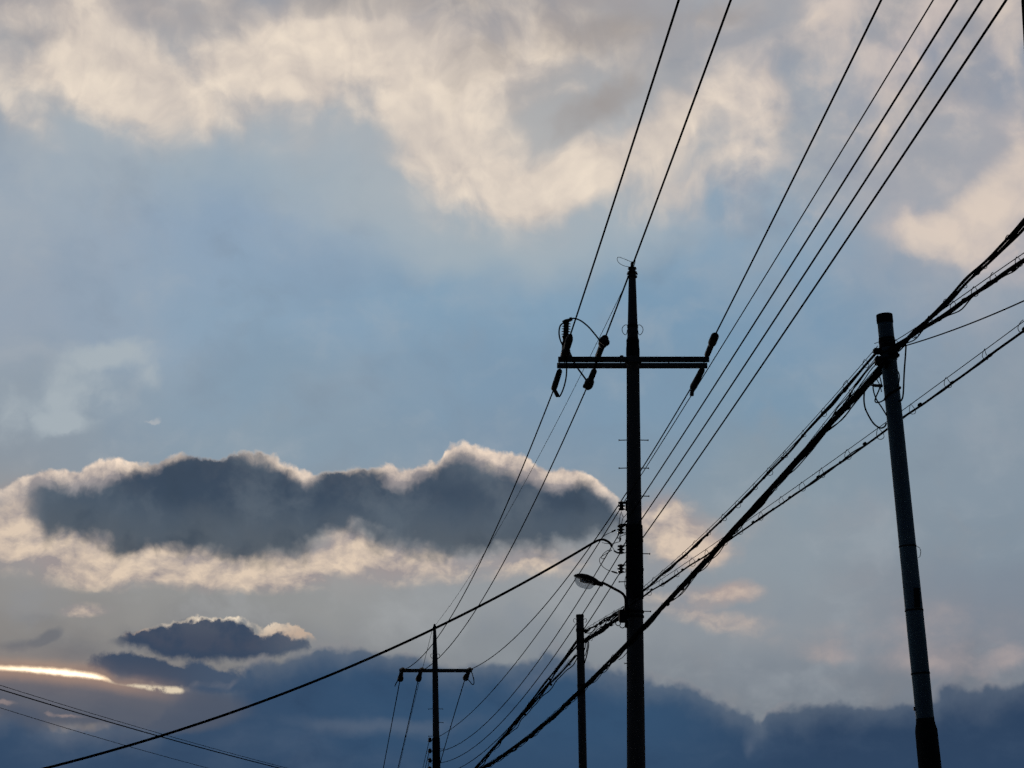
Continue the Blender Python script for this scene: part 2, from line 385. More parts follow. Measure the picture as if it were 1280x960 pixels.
slot = step(hu, -1.2, 3.4) * step(hd, -1.2, 3.4) * step(U, 238, 229)
gap = step(noise(Ph, 15, 5, .65, 72., stretch=(1.2, 1)) + step(U, 156, 140) * 1.0, -0.22, 0.06)
hot = mix((222,206,180), (255,224,186), step(U, 150, 138))
col = mix(col, hot, slot * gap * 0.97)
white = step(hu, 1.0, 6.0) * step(hd, 0.5, 4.5) * step(U, 142, 128) * (step(U, -30, 60) * 0.6 + 0.4)
wh = NT.nodes.new('ShaderNodeRGB'); wh.outputs[0].default_value = (1.9, 1.55, 1.2, 1)
col = mix(col, wh.outputs[0], white * 0.9)

# --- the rest of the dome: darker overhead and in the east behind the viewer, dark below the horizon
front = step(V.op('ABSOLUTE', AZ), 100, 28, 0.085, 1.0)
high = step(EL, 75, 28, 0.35, 1.0)
col = mix((70, 98, 135), col, step(V.op('ABSOLUTE', AZ), 110, 40))
col = scale_col(col, front * high * step(EL, -3.0, 0.5, 0.08, 1.0) * 10.0)
bg = NT.nodes.new('ShaderNodeBackground'); bg.inputs['Strength'].default_value = 0.1
link(col, bg.inputs['Color'])
wo = NT.nodes.new('ShaderNodeOutputWorld'); link(bg.outputs[0], wo.inputs['Surface'])
world.cycles.sampling_method = 'MANUAL'
world.cycles.sample_map_resolution = 512

# ================================================================== helpers
def rig(px, py, Y):
    """point on the ray of a photo pixel at the distance Y (metres north of the eye)"""
    x, z = (px - 640.0) / F, (480.0 - py) / F
    d = Vector((x, math.cos(PITCH) - z * math.sin(PITCH), math.sin(PITCH) + z * math.cos(PITCH)))
    return EYE + d * (Y / d.y)
def rig_plane(px, py, A, B):
    """where the ray of a photo pixel meets the upright plane through A and B (a hanging wire's plane)"""
    x, z = (px - 640.0) / F, (480.0 - py) / F
    d = Vector((x, math.cos(PITCH) - z * math.sin(PITCH), math.sin(PITCH) + z * math.cos(PITCH)))
    n = Vector((B.y - A.y, A.x - B.x, 0.0))
    return EYE + d * (n.dot(A - EYE) / n.dot(d))
def px_m(Y): return Y * 1.03 / F          # metres per photo pixel at distance Y

def material(name, color, rough=0.7, metal=0.0, vary=0.0, scale=6.0, bump=0.0, dark=None, streak=False, trans=0.0, spec=0.3):
    m = bpy.data.materials.new(name); m.use_nodes = True
    nt = m.node_tree; b = nt.nodes['Principled BSDF']
    b.inputs['Base Color'].default_value = (*color, 1)
    b.inputs['Roughness'].default_value = rough; b.inputs['Metallic'].default_value = metal
    b.inputs['Specular IOR Level'].default_value = spec
    if trans: b.inputs['Transmission Weight'].default_value = trans; b.inputs['IOR'].default_value = 1.45
    if vary or bump:
        t_ = nt.nodes.new('ShaderNodeTexCoord'); mp = nt.nodes.new('ShaderNodeMapping')
        nt.links.new(t_.outputs['Object'], mp.inputs[0])
        if streak: mp.inputs['Scale'].default_value = (1, 1, 0.12)
        n = nt.nodes.new('ShaderNodeTexNoise'); n.inputs['Scale'].default_value = scale; n.inputs['Detail'].default_value = 7; n.inputs['Roughness'].default_value = 0.65
        nt.links.new(mp.outputs[0], n.inputs['Vector'])
        if vary:
            r = nt.nodes.new('ShaderNodeValToRGB'); r.color_ramp.elements[0].position = 0.32; r.color_ramp.elements[1].position = 0.72
            lo = dark or tuple(c * (1 - vary) for c in color)
            r.color_ramp.elements[0].color = (*lo, 1); r.color_ramp.elements[1].color = (*[min(1, c * (1 + vary * 0.4)) for c in color], 1)
            nt.links.new(n.outputs['Fac'], r.inputs[0]); nt.links.new(r.outputs[0], b.inputs['Base Color'])
        if bump:
            bp = nt.nodes.new('ShaderNodeBump'); bp.inputs['Strength'].default_value = bump; bp.inputs['Distance'].default_value = 0.01
            nt.links.new(n.outputs['Fac'], bp.inputs['Height']); nt.links.new(bp.outputs[0], b.inputs['Normal'])
    return m
M = {
 'concrete':  material('weathered_concrete', (0.17, 0.175, 0.18), 0.95, 0, 0.5, 3.0, 0.5, streak=True, spec=0.0),
 'steel':     material('galvanised_steel', (0.15, 0.16, 0.17), 0.7, 0.2, 0.4, 14.0, 0.2),
 'darksteel': material('dull_steel', (0.05, 0.05, 0.055), 0.8, 0.0, 0.4, 18.0, 0.2, spec=0.05),
 'rust':      material('rusty_painted_steel', (0.10, 0.055, 0.045), 0.7, 0.1, 0.5, 20.0, 0.2),
 'rubber':    material('black_polyethylene', (0.011, 0.012, 0.014), 0.85, 0, 0.3, 30.0, spec=0.0),
 'wire':      material('aged_conductor_sheath', (0.014, 0.015, 0.018), 0.85, 0, 0.3, 10.0, spec=0.0),
 'strand':    material('steel_strand', (0.022, 0.023, 0.026), 0.8, 0.0, 0.3, 30.0, spec=0.0),
 'polymer':   material('grey_polymer', (0.045, 0.045, 0.05), 0.75, 0, 0.3, 20.0, spec=0.15),
 'porcelain': material('brown_porcelain', (0.05, 0.035, 0.03), 0.25, 0, 0.2, 20.0),
 'tealpaint': material('faded_blue_green_pole_paint', (0.21, 0.34, 0.42), 0.7, 0.0, 0.45, 2.5, 0.4, streak=True, spec=0.05),
 'sleeve':    material('dark_pole_wrap', (0.05, 0.055, 0.06), 0.85, 0, 0.4, 8.0, 0.3, spec=0.0),
 'glass':     material('frosted_lamp_glass', (0.82, 0.84, 0.86), 0.28, 0, trans=0.85),
 'reflector': material('lamp_reflector', (0.6, 0.6, 0.6), 0.3, 0.8),
 'ground':    material('stubble_field_soil', (0.075, 0.07, 0.045), 0.95, 0, 0.5, 0.35, 0.5),
 'asphalt':   material('asphalt', (0.05, 0.05, 0.052), 0.9, 0, 0.35, 3.0, 0.3),
 'paint':     material('road_paint', (0.72, 0.72, 0.7), 0.7, 0, 0.2, 3.0),
 'kerb':      material('kerb_concrete', (0.3, 0.29, 0.27), 0.9, 0, 0.3, 3.0),
}

class MB:
    """collects shapes; build() links them as one mesh object"""
    def __init__(s): s.v, s.f = [], []
    def ring_surface(s, rings, cap=True):
        n = len(rings[0]); o = len(s.v)
        for r in rings: s.v += [tuple(p) for p in r]
        for i in range(len(rings) - 1):
            for k in range(n):
                a, b = o + i * n + k, o + i * n + (k + 1) % n
                s.f.append((a, b, b + n, a + n))
        if cap:
            s.f.append(tuple(o + k for k in reversed(range(n))))
            s.f.append(tuple(o + (len(rings) - 1) * n + k for k in range(n)))
    def tube(s, pts, rad, sides=8, cap=True):
        pts = [Vector(p) for p in pts]; rings = []
        if not hasattr(rad, '__len__'): rad = [rad] * len(pts)
        t0 = (pts[1] - pts[0]).normalized()
        ref = Vector((0, 0, 1)) if abs(t0.z) < 0.9 else Vector((1, 0, 0))
        nrm = t0.cross(ref).normalized()
        for i, p in enumerate(pts):
            t = (pts[min(i + 1, len(pts) - 1)] - pts[max(i - 1, 0)]).normalized()
            nrm = (nrm - t * nrm.dot(t)).normalized(); bn = t.cross(nrm)
            rings.append([p + (nrm * math.cos(2 * math.pi * k / sides) + bn * math.sin(2 * math.pi * k / sides)) * rad[i] for k in range(sides)])
        s.ring_surface(rings, cap); return s
    def lathe(s, A, B, prof, sides=16):
        """prof: list of (fraction along A->B, radius)"""
        A, B = Vector(A), Vector(B); t = (B - A).normalized()
        ref = Vector((0, 0, 1)) if abs(t.z) < 0.9 else Vector((1, 0, 0))
        n1 = t.cross(ref).normalized(); n2 = t.cross(n1)
        s.ring_surface([[A + (B - A) * f + (n1 * math.cos(2 * math.pi * k / sides) + n2 * math.sin(2 * math.pi * k / sides)) * r for k in range(sides)] for f, r in prof]); return s
    def box(s, c, size, rz=0.0, R=None, bev=0.0):
        R = R or Matrix.Rotation(rz, 3, 'Z'); c = Vector(c)
        bm = bmesh.new(); bmesh.ops.create_cube(bm, size=1.0)
        for v in bm.verts: v.co = Vector((v.co.x * size[0], v.co.y * size[1], v.co.z * size[2]))
        if bev: bmesh.ops.bevel(bm, geom=bm.edges[:], offset=bev, segments=2, affect='EDGES')
        o = len(s.v); bm.verts.ensure_lookup_table()
        s.v += [tuple(c + R @ v.co) for v in bm.verts]
        s.f += [tuple(o + v.index for v in f.verts) for f in bm.faces]
        bm.free(); return s
    def build(s, name, mat, parent=None, origin=None, smooth=True, **props):
        org = Vector(origin) if origin is not None else (Vector(s.v[0]) if parent is None else parent_origin(parent))
        me = bpy.data.meshes.new(name)
        me.from_pydata([tuple(Vector(v) - org) for v in s.v], [], s.f)
        me.materials.append(M[mat]); me.update()
        bm = bmesh.new(); bm.from_mesh(me); bmesh.ops.recalc_face_normals(bm, faces=bm.faces[:]); bm.to_mesh(me); bm.free()
        if smooth:
            me.polygons.foreach_set('use_smooth', [True] * len(me.polygons))
            me.set_sharp_from_angle(angle=math.radians(38))
        o = bpy.data.objects.new(name, me); C.objects.link(o)
        if parent is None: o.location = org
        else:
            o.parent = parent; o.location = org - parent_origin(parent)
        for k, v in props.items(): o[k] = v
        return o
def parent_origin(p):
    q = Vector(p.location)
    while p.parent: p = p.parent; q += Vector(p.location)
    return q
def thing(name, label, cat, loc, group=None):
    o = bpy.data.objects.new(name, None); C.objects.link(o); o.location = loc
    o.empty_display_size = 0.2
    o['label'] = label; o['category'] = cat
    if group: o['group'] = group
    return o
def smooth_curve(pts, n=10):
    """Catmull-Rom through 3D points"""
    P_ = [Vector(p) for p in pts]; P_ = [P_[0] * 2 - P_[1]] + P_ + [P_[-1] * 2 - P_[-2]]
    out = []
    for i in range(1, len(P_) - 2):
        a, b, c, d = P_[i - 1:i + 3]
        for k in range(n):
            t = k / n
            out.append(0.5 * ((2 * b) + (c - a) * t + (2 * a - 5 * b + 4 * c - d) * t * t + (3 * b - a - 3 * c + d) * t ** 3))
    out.append(P_[-2]); return out
def hang(A, B, pix, lo=0.0, hi=1.0, n=60, deg=2):
    """a wire hanging in the upright plane A-B: a parabola fitted to where it is seen.  lo / hi: ends as fractions of A-B (may run past B)"""
    A, B = Vector(A), Vector(B)
    h = Vector((B.x - A.x, B.y - A.y, 0)); L = h.length; hd = h / L
    pts = [(0.0, A.z, 6.0)]
    for p in pix:
        q = rig_plane(p[0], p[1], A, B); s_ = (q - A).dot(hd)
        pts.append((s_ / L, q.z, p[2] if len(p) > 2 else 1.0))
    pts.append((1.0, B.z, 6.0))
    X = np.array([[x ** k for k in range(deg + 1)] for x, z, w in pts]); Z = np.array([z for _, z, _ in pts]); Wt = np.array([w for *_, w in pts])
    co = np.linalg.lstsq(X * Wt[:, None], Z * Wt, rcond=None)[0]
    out = []
    for i in range(n + 1):
        x = lo + (hi - lo) * i / n
        out.append(Vector((A.x + h.x * x, A.y + h.y * x, sum(co[k] * x ** k for k in range(deg + 1)))))
    return out

def make_bowl_glass():
    """scratched, dusty clear glass: mostly see-through with a pale scattering film"""
    m = M['glass']; nt = m.node_tree
    for n in list(nt.nodes): nt.nodes.remove(n)
    out = nt.nodes.new('ShaderNodeOutputMaterial'); mx = nt.nodes.new('ShaderNodeMixShader'); ad = nt.nodes.new('ShaderNodeMixShader')
    tr = nt.nodes.new('ShaderNodeBsdfTransparent'); tr.inputs[0].default_value = (0.93, 0.95, 0.97, 1)
    df = nt.nodes.new('ShaderNodeBsdfTranslucent'); df.inputs[0].default_value = (0.75, 0.77, 0.8, 1)
    di = nt.nodes.new('ShaderNodeBsdfDiffuse'); di.inputs[0].default_value = (0.5, 0.5, 0.5, 1)
    ns = nt.nodes.new('ShaderNodeTexNoise'); ns.inputs['Scale'].default_value = 22; mr = nt.nodes.new('ShaderNodeMapRange')
    tc_ = nt.nodes.new('ShaderNodeTexCoord'); nt.links.new(tc_.outputs['Object'], ns.inputs['Vector'])
    mr.inputs['To Min'].default_value = 0.12; mr.inputs['To Max'].default_value = 0.34
    nt.links.new(ns.outputs['Fac'], mr.inputs['Value']); nt.links.new(mr.outputs[0], mx.inputs[0])
    nt.links.new(df.outputs[0], ad.inputs[1]); nt.links.new(di.outputs[0], ad.inputs[2]); ad.inputs[0].default_value = 0.3
    nt.links.new(tr.outputs[0], mx.inputs[1]); nt.links.new(ad.outputs[0], mx.inputs[2]); nt.links.new(mx.outputs[0], out.inputs[0])
make_bowl_glass()

# ================================================================== ground and road (under the frame)
def sheet(name, pts, mat, z):
    o = MB(); o.v = [(x, y, z) for x, y in pts]; o.f = [tuple(range(len(pts)))]
    return o.build(name, mat, origin=(0, 0, 0), smooth=False, kind='structure')
sheet('ground', [(-3000, -3000), (3000, -3000), (3000, 3000), (-3000, 3000)], 'ground', 0.0)
def road_x(y): return 1.9 + (36 - y) * 0.085 if y < 36 else 1.9 - (y - 36) * 0.112      # the line the power poles stand on
ys = [-60, -20, 10, 36, 77, 130, 400]
sheet('road', [(road_x(y) - 1.6, y) for y in ys] + [(road_x(y) - 8.2, y) for y in reversed(ys)], 'asphalt', 0.004)
sheet('road_edge_line', [(road_x(y) - 1.9, y) for y in ys] + [(road_x(y) - 2.05, y) for y in reversed(ys)], 'paint', 0.008)
kb = MB()
kb.ring_surface([[Vector((road_x(y) + a, y, z)) for a, z in ((-1.6, -0.05), (-1.6, 0.13), (-1.44, 0.13), (-1.44, -0.05))] for y in ys])
kb.build('kerb', 'kerb', origin=(0, 0, 0), smooth=False, kind='structure')

# ================================================================== poles
def on_line(a, b, py):
    return a[0] + (b[0] - a[0]) * (py - a[1]) / (b[1] - a[1])
class Pole:
    """a pole standing where two photo pixels see its axis, at distance Y"""
    def __init__(s, name, label, cat, a, b, Y, group=None):
        s.a, s.b, s.Y, s.m = a, b, Y, px_m(Y)
        A, B = rig(*a, Y), rig(*b, Y)
        s.base = B + (B - A) * (B.z / (A.z - B.z))
        s.dir = (A - B).normalized()
        s.t = thing(name, label, cat, s.base, group)
    def at(s, py): return rig(on_line(s.a, s.b, py), py, s.Y)
    def rod(s, name, mat, prof, to_ground=None, sides=28, parent=None):
        """prof: (py, half width in px); to_ground: radius at the foot in metres"""
        pts = [(s.at(py), hw * s.m) for py, hw in prof]
        if to_ground: pts.append((s.base - s.dir * 0.3, to_ground))
        A, B = pts[0][0], pts[-1][0]; L = (B - A).length
        return MB().lathe(A, B, [((p - A).length / L, r) for p, r in pts], sides).build(name, mat, parent or s.t)

def step_bolt(P_, px0, px1, py, k=1.0):
    A = rig(px0, py, P_.Y); B = rig(px1, py + 0.3, P_.Y)
    h = B + (B - A).normalized() * -0.004
    MB().lathe(A, B, [(0, .008 * k), (0.90, .008 * k), (0.9, .014 * k), (1, .014 * k)], 8).build('step_bolt', 'steel', P_.t)

SHED = [(0, .016), (.06, .03), (.07, .05), (.12, .045), (.14, .03), (.2, .03), (.22, .058), (.27, .052), (.29, .032), (.36, .032), (.38, .062), (.43, .056), (.45, .033), (.52, .033), (.54, .062), (.59, .056), (.61, .033), (.7, .033), (.72, .058), (.77, .052), (.79, .03), (.92, .03), (.94, .02), (1, .016)]
def ins(P_, name, a, Ya, b, Yb, prof, mat='polymer', sides=14, parent=None):
    return MB().lathe(rig(*a, Ya), rig(*b, Yb), prof, sides).build(name, mat, parent or P_.t)
def loop(P_, name, pix, Y, r, mat='rubber', parent=None, sides=7):
    pts = [rig(p[0], p[1], p[2] if len(p) > 2 else Y) for p in pix]
    return MB().tube(smooth_curve(pts, 8), r, sides).build(name, mat, parent or P_.t)

# ------------------------------------------------ the tall power pole (36 m away)
Y1 = 36.0
P1 = Pole('power_pole', 'tall concrete power pole with pointed top, double crossarm, insulators and step bolts', 'utility pole', (790.3, 345), (795.2, 960), Y1, 'concrete power poles along the line')
m1 = P1.m
P1.rod('shaft', 'concrete', [(444, 7.6), (447, 8.0), (600, 8.9), (800, 10.3), (960, 11.2)], 0.205)
P1.rod('pole_top', 'concrete', [(336, 3.6), (338, 4.3), (400, 6.1), (424, 7.0), (450, 7.4)])
P1.rod('collar', 'sleeve', [(423, 7.2), (425, 8.1), (432, 8.0), (436, 8.5), (444, 8.6), (446, 8.2)])
P1.rod('cable_guard', 'sleeve', [(656, 9.4), (657, 10.4), (700, 10.7), (748, 10.9), (749, 10.0)])
for py, hw in ((676, 11.1), (712, 11.3), (765, 11.2), (771, 11.2)):
    P1.rod('band', 'darksteel', [(py - 1.6, hw - .6), (py - 1.4, hw), (py + 1.4, hw), (py + 1.6, hw - .6)])
# top fitting: small post insulator with a tie wire
tp = P1.at(336)
MB().lathe(P1.at(349), P1.at(327), [(0, .05), (.08, .05), (.1, .085), (.18, .085), (.2, .05), (.3, .05), (.32, .088), (.42, .08), (.44, .045), (.55, .045), (.57, .075), (.66, .07), (.68, .03), (.9, .028), (1, .012)], 16).build('top_insulator', 'porcelain', P1.t)
for s_ in (-1, 1):
    MB().box(P1.at(343) + Vector((s_ * .07, -.02, 0)), (.045, .03, .02), bev=.004).build('top_bolt', 'steel', P1.t)
loop(P1, 'tie_wire', [(790.5, 328), (787, 326.5), (780, 323.5), (774, 321.5), (771.5, 323), (772.5, 327), (777, 331), (783, 333), (789, 334)], 35.95, .0045, 'strand')
loop(P1, 'tie_wire', [(789, 333), (792, 329), (794, 325), (793, 331), (790, 336)], 35.9, .006, 'strand')
for s_ in (-1, 1):
    c0 = 790.7
    loop(P1, 'band_loop', [(c0 + s_ * 6, 406.5), (c0 + s_ * 9.5, 406.3), (c0 + s_ * 12.8, 410), (c0 + s_ * 12.5, 415), (c0 + s_ * 9.5, 418.5), (c0 + s_ * 7.4, 417), (c0 + s_ * 6.5, 412)], 35.9, .0055, 'strand')
P1.rod('band', 'darksteel', [(406, 6.2), (406.3, 6.9), (410, 7.0), (410.3, 6.3)])

# crossarm: two square beams, one each side of the pole
zA = rig(791, 453.2, Y1).z
for name, Yb, xa, xb in (('crossarm_beam', Y1 - 0.205, 697.6, 886.6), ('crossarm_beam', Y1 + 0.205, 696.2, 884.0)):
    a, b = rig(xa, 453, Yb), rig(xb, 453, Yb)
    beam = MB().box(((a.x + b.x) / 2, Yb, zA), (b.x - a.x, .064, .086), bev=.005).build(name, 'steel', P1.t)
for px in (699, 706, 746, 776, 783.5, 799.5, 836, 880):
    a = rig(px, 453, Y1)
    MB().lathe((a.x, Y1 - .28, zA), (a.x, Y1 + .28, zA), [(0, .012), (.04, .012), (.05, .021), (.09, .021), (.1, .010), (.9, .010), (.91, .021), (.95, .021), (.96, .012), (1, .012)], 8).build('arm_bolt', 'steel', P1.t)
MB().box((rig(791.3, 453, Y1).x, Y1 - .16, zA), (.26, .012, .12), bev=.003).build('arm_plate', 'steel', P1.t)
MB().box((rig(791.3, 453, Y1).x, Y1 + .16, zA), (.26, .012, .12), bev=.003).build('arm_plate', 'steel', P1.t)
MB().lathe(rig(777, 450, Y1 - .17), rig(777, 444.5, Y1 - .17), [(0, .012), (.5, .012), (.55, .035), (1, .03)], 10).build('arm_knob', 'steel', P1.t)

DE = [(0, .012), (.04, .014), (.06, .04), (.1, .052), (.55, .056), (.60, .05), (.64, .062), (.98, .058), (1, .045)]
# near side dead-ends
NA = {'a': (713.3, 420, 34.95), 'b': (757.3, 420, 34.95), 'c': (894, 420, 34.95)}
FA = {'a': (691.5, 488, 37.05), 'b': (732.5, 488, 37.05), 'c': (863.8, 486, 37.05)}
ins(P1, 'dead_end_insulator', (882.5, 447), Y1 - .2, (894.2, 419), 34.95, [(0, .014), (.06, .018), (.1, .04), (.14, .048), (.5, .05), (.55, .044), (.6, .055), (.66, .068), (.96, .066), (1, .05)])
ins(P1, 'dead_end_insulator', (746.8, 447), Y1 - .2, (756.5, 422), 34.95, [(0, .014), (.04, .034), (.08, .05), (.55, .052), (.62, .05), (.66, .07), (.74, .08), (.84, .083), (.86, .065), (.97, .06), (1, .04)])
ins(P1, 'dead_end_insulator', (705, 447), Y1 - .2, (713.2, 419), 34.95, [(0, .03), (.06, .07), (.3, .075), (.42, .05), (.5, .06), (.8, .062), (.9, .05), (1, .03)])
# far side dead-ends
ins(P1, 'dead_end_insulator', (879, 459.5), Y1 + .2, (866, 485), 36.95, [(0, .012), (.05, .02), (.09, .045), (.14, .052), (.6, .056), (.9, .062), (.97, .058), (1, .03)])
ins(P1, 'dead_end_insulator', (743.5, 461.5), Y1 + .2, (734, 485), 36.95, [(0, .012), (.05, .03), (.1, .05), (.5, .052), (.6, .055), (.66, .078), (.85, .08), (.95, .06), (1, .03)])
ins(P1, 'dead_end_insulator', (700.3, 461.5), Y1 + .2, (692, 487), 36.95, [(0, .012), (.05, .03), (.1, .046), (.4, .05), (.8, .052), (.95, .05), (1, .03)])
# fittings and jumper wires at the ends
ins(P1, 'clamp', (865.6, 484), 36.95, (864.6, 495), 36.95, [(0, .02), (.3, .02), (.35, .034), (.95, .036), (1, .02)], 'steel')
ins(P1, 'clamp', (693.2, 487.5), 36.95, (697.5, 496), 36.95, [(0, .02), (.2, .034), (.85, .036), (1, .022)], 'steel')
ins(P1, 'clamp', (739.5, 476), 36.9, (729.5, 484), 36.8, [(0, .02), (.2, .04), (.85, .04), (1, .02)], 'darksteel')
ins(P1, 'clamp', (752, 424), 35.0, (760, 430), 34.9, [(0, .04), (.2, .06), (.8, .06), (1, .03)], 'darksteel')
# upright arrester with sheds on the left end of the arm
arr = [(0, .03), (.03, .06), (.30, .062), (.34, .05), (.42, .05), (.46, .062), (.52, .062)]
for k in range(5):
    f = .53 + k * .085
    arr += [(f, .045), (f + .02, .045), (f + .028, .078), (f + .05, .07), (f + .06, .045)]
arr += [(.97, .05), (.975, .075), (1, .068)]
ins(P1, 'surge_arrester', (706.5, 440), Y1 - .25, (708.0, 401), Y1 - .35, arr, 'porcelain', 18)
MB().box(rig(706, 440, Y1 - .24), (.09, .09, .13), bev=.01).build('arrester_bracket', 'steel', P1.t)
MB().tube([rig(709, 436, Y1 - .2), rig(715, 449, Y1 - .1)], .028, 6).build('arrester_bracket', 'steel', P1.t)
ins(P1, 'arrester_cap', (704, 403.5), Y1 - .35, (715, 398.3), Y1 - .4, [(0, .035), (.3, .04), (.6, .03), (.75, .022), (.8, .035), (1, .03)], 'darksteel')
loop(P1, 'jumper_wire', [(713, 398.5, 35.6), (718, 398, 35.5), (726, 401, 35.3), (735, 408, 35.2), (743, 417, 35.1), (750, 426, 35.0)], 35.3, .013)
loop(P1, 'jumper_wire', [(705, 403, 35.6), (700.5, 407, 35.5), (698.8, 414, 35.4), (699.5, 422, 35.4), (702, 429, 35.5), (705, 434, 35.7)], 35.5, .013)
loop(P1, 'jumper_wire', [(707.5, 444, 35.6), (708.2, 456, 35.7), (708, 468, 36.2), (706.2, 479, 36.6), (703, 489, 36.8), (699.5, 495.5, 36.95), (697, 494.5, 36.95)], 36.2, .013)
loop(P1, 'jumper_wire', [(716, 450, 35.9), (722, 460, 36.1), (727, 467, 36.4), (732, 474, 36.7), (734, 479, 36.85)], 36.3, .015)
loop(P1, 'jumper_wire', [(747, 446, 35.8), (745.5, 452, 35.7), (743.5, 461, 36.0)], 36, .022)

# step bolts
for py, le, ri in ((550, 1, 1), (585, 1, 1), (620, 0, 1), (692, 0, 1), (764, 0, 1), (727, 1, 0), (656, 1, 0), (829, 1, 0)):
    c = on_line(P1.a, P1.b, py); hw = 8.4 + (py - 500) * .0072
    if le: step_bolt(P1, c - hw + 2, c - hw - (10 if py < 800 else 3), py)
    if ri: step_bolt(P1, c + hw - 2, c + hw + 10, py)

# four low-voltage rack insulators on the left side of the shaft
SPOOL = [(0, .02), (.05, .03), (.1, .055), (.22, .058), (.3, .03), (.42, .03), (.48, .062), (.56, .062), (.62, .03), (.74, .03), (.8, .052), (.92, .048), (1, .02)]
rk = [(776.8, 632), (776, 661.5), (776.2, 686.5), (776.2, 710.5)]
for i, (x, y) in enumerate(rk):
    ins(P1, 'rack_insulator', (x, y - 5.5), 35.85, (x, y + 6), 35.85, SPOOL, 'porcelain')
    c = on_line(P1.a, P1.b, y)
    for dy in (-4.5, 4.8):
        MB().tube([rig(x - .5, y + dy, 35.85), rig(x + 4, y + dy, 35.85), rig(c - 8.5, y + dy * .8, 35.9)], .008, 6).build('rack_strap', 'steel', P1.t)
    MB().box(rig(c - 9.6, y, 35.88), (.03, .06, .17), bev=.005).build('rack_plate', 'steel', P1.t)
MB().box(rig(780, 628.6, 35.85), (.12, .05, .03), bev=.006).build('rack_bar', 'steel', P1.t)
MB().box(rig(779, 655.5, 35.85), (.12, .03, .02), bev=.004).build('rack_bar', 'steel', P1.t)
# little tap wires and splices round the rack
TW = .0055
for pix in ([(776.5, 639), (778, 644.5), (780.5, 646), (784, 641)], [(775.5, 641), (774.5, 650), (773.5, 657)], [(779, 646.5), (777.5, 652), (777, 657)],
            [(776, 668), (773, 673), (772, 671), (773.5, 663)], [(784, 667), (780, 668.5), (776, 670.5), (774, 674)],
            [(769.5, 662.3), (764, 665.3), (757, 668.5), (752, 673), (748, 676.5)],
            [(775.5, 674), (774.5, 677), (771, 678), (766, 679.5), (759, 679.5), (752.5, 678.3)],
            [(765, 687.5), (760, 688), (755, 691.5), (752, 696), (753, 698.5), (757, 697.5)],
            [(765, 687.5), (757, 692.5), (750.5, 697), (749.5, 702), (752.5, 707), (757, 711), (763, 714)],
            [(774, 716.7), (774.5, 718), (776, 716)], [(774.5, 692.5), (775.5, 690.5)],
            [(764.5, 682), (768, 688), (773, 692)],
            [(783.5, 716), (781.5, 724), (781, 731), (782.5, 737)], [(783.5, 726), (782, 733)],
            [(784, 815), (779, 821), (773, 825)]):
    loop(P1, 'tap_wire', pix, 35.8, TW, 'rubber', sides=5)
for a, b in (((764, 665.2), (770, 662.2)), ((767, 688.3), (773.5, 691.8)), ((764, 714), (772.5, 716.6)), ((776, 672), (774.6, 677))):
    ins(P1, 'splice', a, 35.8, b, 35.8, [(0, .006), (.2, .014), (.8, .014), (1, .006)], 'rubber', 7)
# junction box, plate and empty cable hooks below the lamp bracket
MB().box(rig(779, 770.3, 35.82), (.135, .14, .20), bev=.012).build('junction_box', 'darksteel', P1.t)
MB().box(rig(783.2, 780, 35.85), (.05, .08, .12), bev=.006).build('hook_plate', 'darksteel', P1.t)
for pix in ([(775.5, 777.5), (775.3, 780.5), (772.8, 782.2), (770, 780.5), (769.8, 778)], [(781.5, 779), (781, 783), (778.5, 785), (775.5, 783.8), (775, 782.3)]):
    loop(P1, 'cable_hook', pix, 35.8, .0075, 'steel')

# ------------------------------------------------ street lamp on the power pole
YL = 35.72
LT = thing('street_lamp', 'unlit street lamp with a clear glass bowl on a short curved arm', 'street lamp', rig(783, 765, YL))
class _L: t = LT
_L = _L()
arm = smooth_curve([rig(782.3, 764, YL), rig(782.2, 754, YL), rig(781.6, 748, YL), rig(779.3, 743.2, YL), rig(775, 739.8, YL), rig(768, 736, YL - .03), rig(760, 731.7, YL - .06), rig(752, 727.8, YL - .1)], 8)
MB().tube(arm, .021, 12).build('arm', 'rust', LT)
MB().box(rig(783, 756, YL + .03), (.06, .10, .20), bev=.008).build('bracket', 'darksteel', LT)
h0, h1 = rig(753.5, 730.8, YL - .1), rig(717.5, 719.5, YL - .25)
ax = (h1 - h0); LL = ax.length; ax.normalize()
sd = Vector((0, 1, 0)); sd = (sd - ax * sd.dot(ax)).normalized(); up = sd.cross(ax)
if up.z < 0: up = -up
top = [(0, .028, .026, .034), (.06, .032, .04, .038), (.2, .045, .07, .04), (.24, .055, .085, .028), (.4, .075, .115, .022), (.6, .082, .135, .016), (.78, .07, .13, .012), (.9, .048, .10, .008), (.97, .026, .06, .005), (1.0, .006, .02, .003)]
rings = []
for f, hgt, w, low in top:
    c = h0 + ax * (f * LL); r_ = []
    for k in range(20):
        a = 2 * math.pi * k / 20
        r_.append(c + sd * (w * math.cos(a)) + up * ((hgt if math.sin(a) > 0 else low) * math.sin(a)))
    rings.append(r_)
mb = MB(); mb.ring_surface(rings); head = mb.build('housing', 'darksteel', LT)
c = h0 + ax * (.30 * LL) - up * .04
MB().box(c, (.06, .05, .03), R=Matrix((ax, sd, up)).transposed(), bev=.006).build('latch', 'darksteel', head)
rings = []                                                       # bowl: a deep clear glass dish under the housing
NB, MBK = 9, 24
for j in range(NB):
    q = j / (NB - 1) * math.pi / 2
    d = .142 * math.sin(q); k_ = math.cos(q) ** .62 if j < NB - 1 else .04
    r_ = []
    for k in range(MBK):
        a = 2 * math.pi * k / MBK
        r_.append(h0 + ax * (LL * (.625 + .345 * k_ * math.cos(a)) ) + sd * (.120 * k_ * math.sin(a)) - up * (.008 + d) - ax * (.02 * math.sin(q)))
    rings.append(r_)
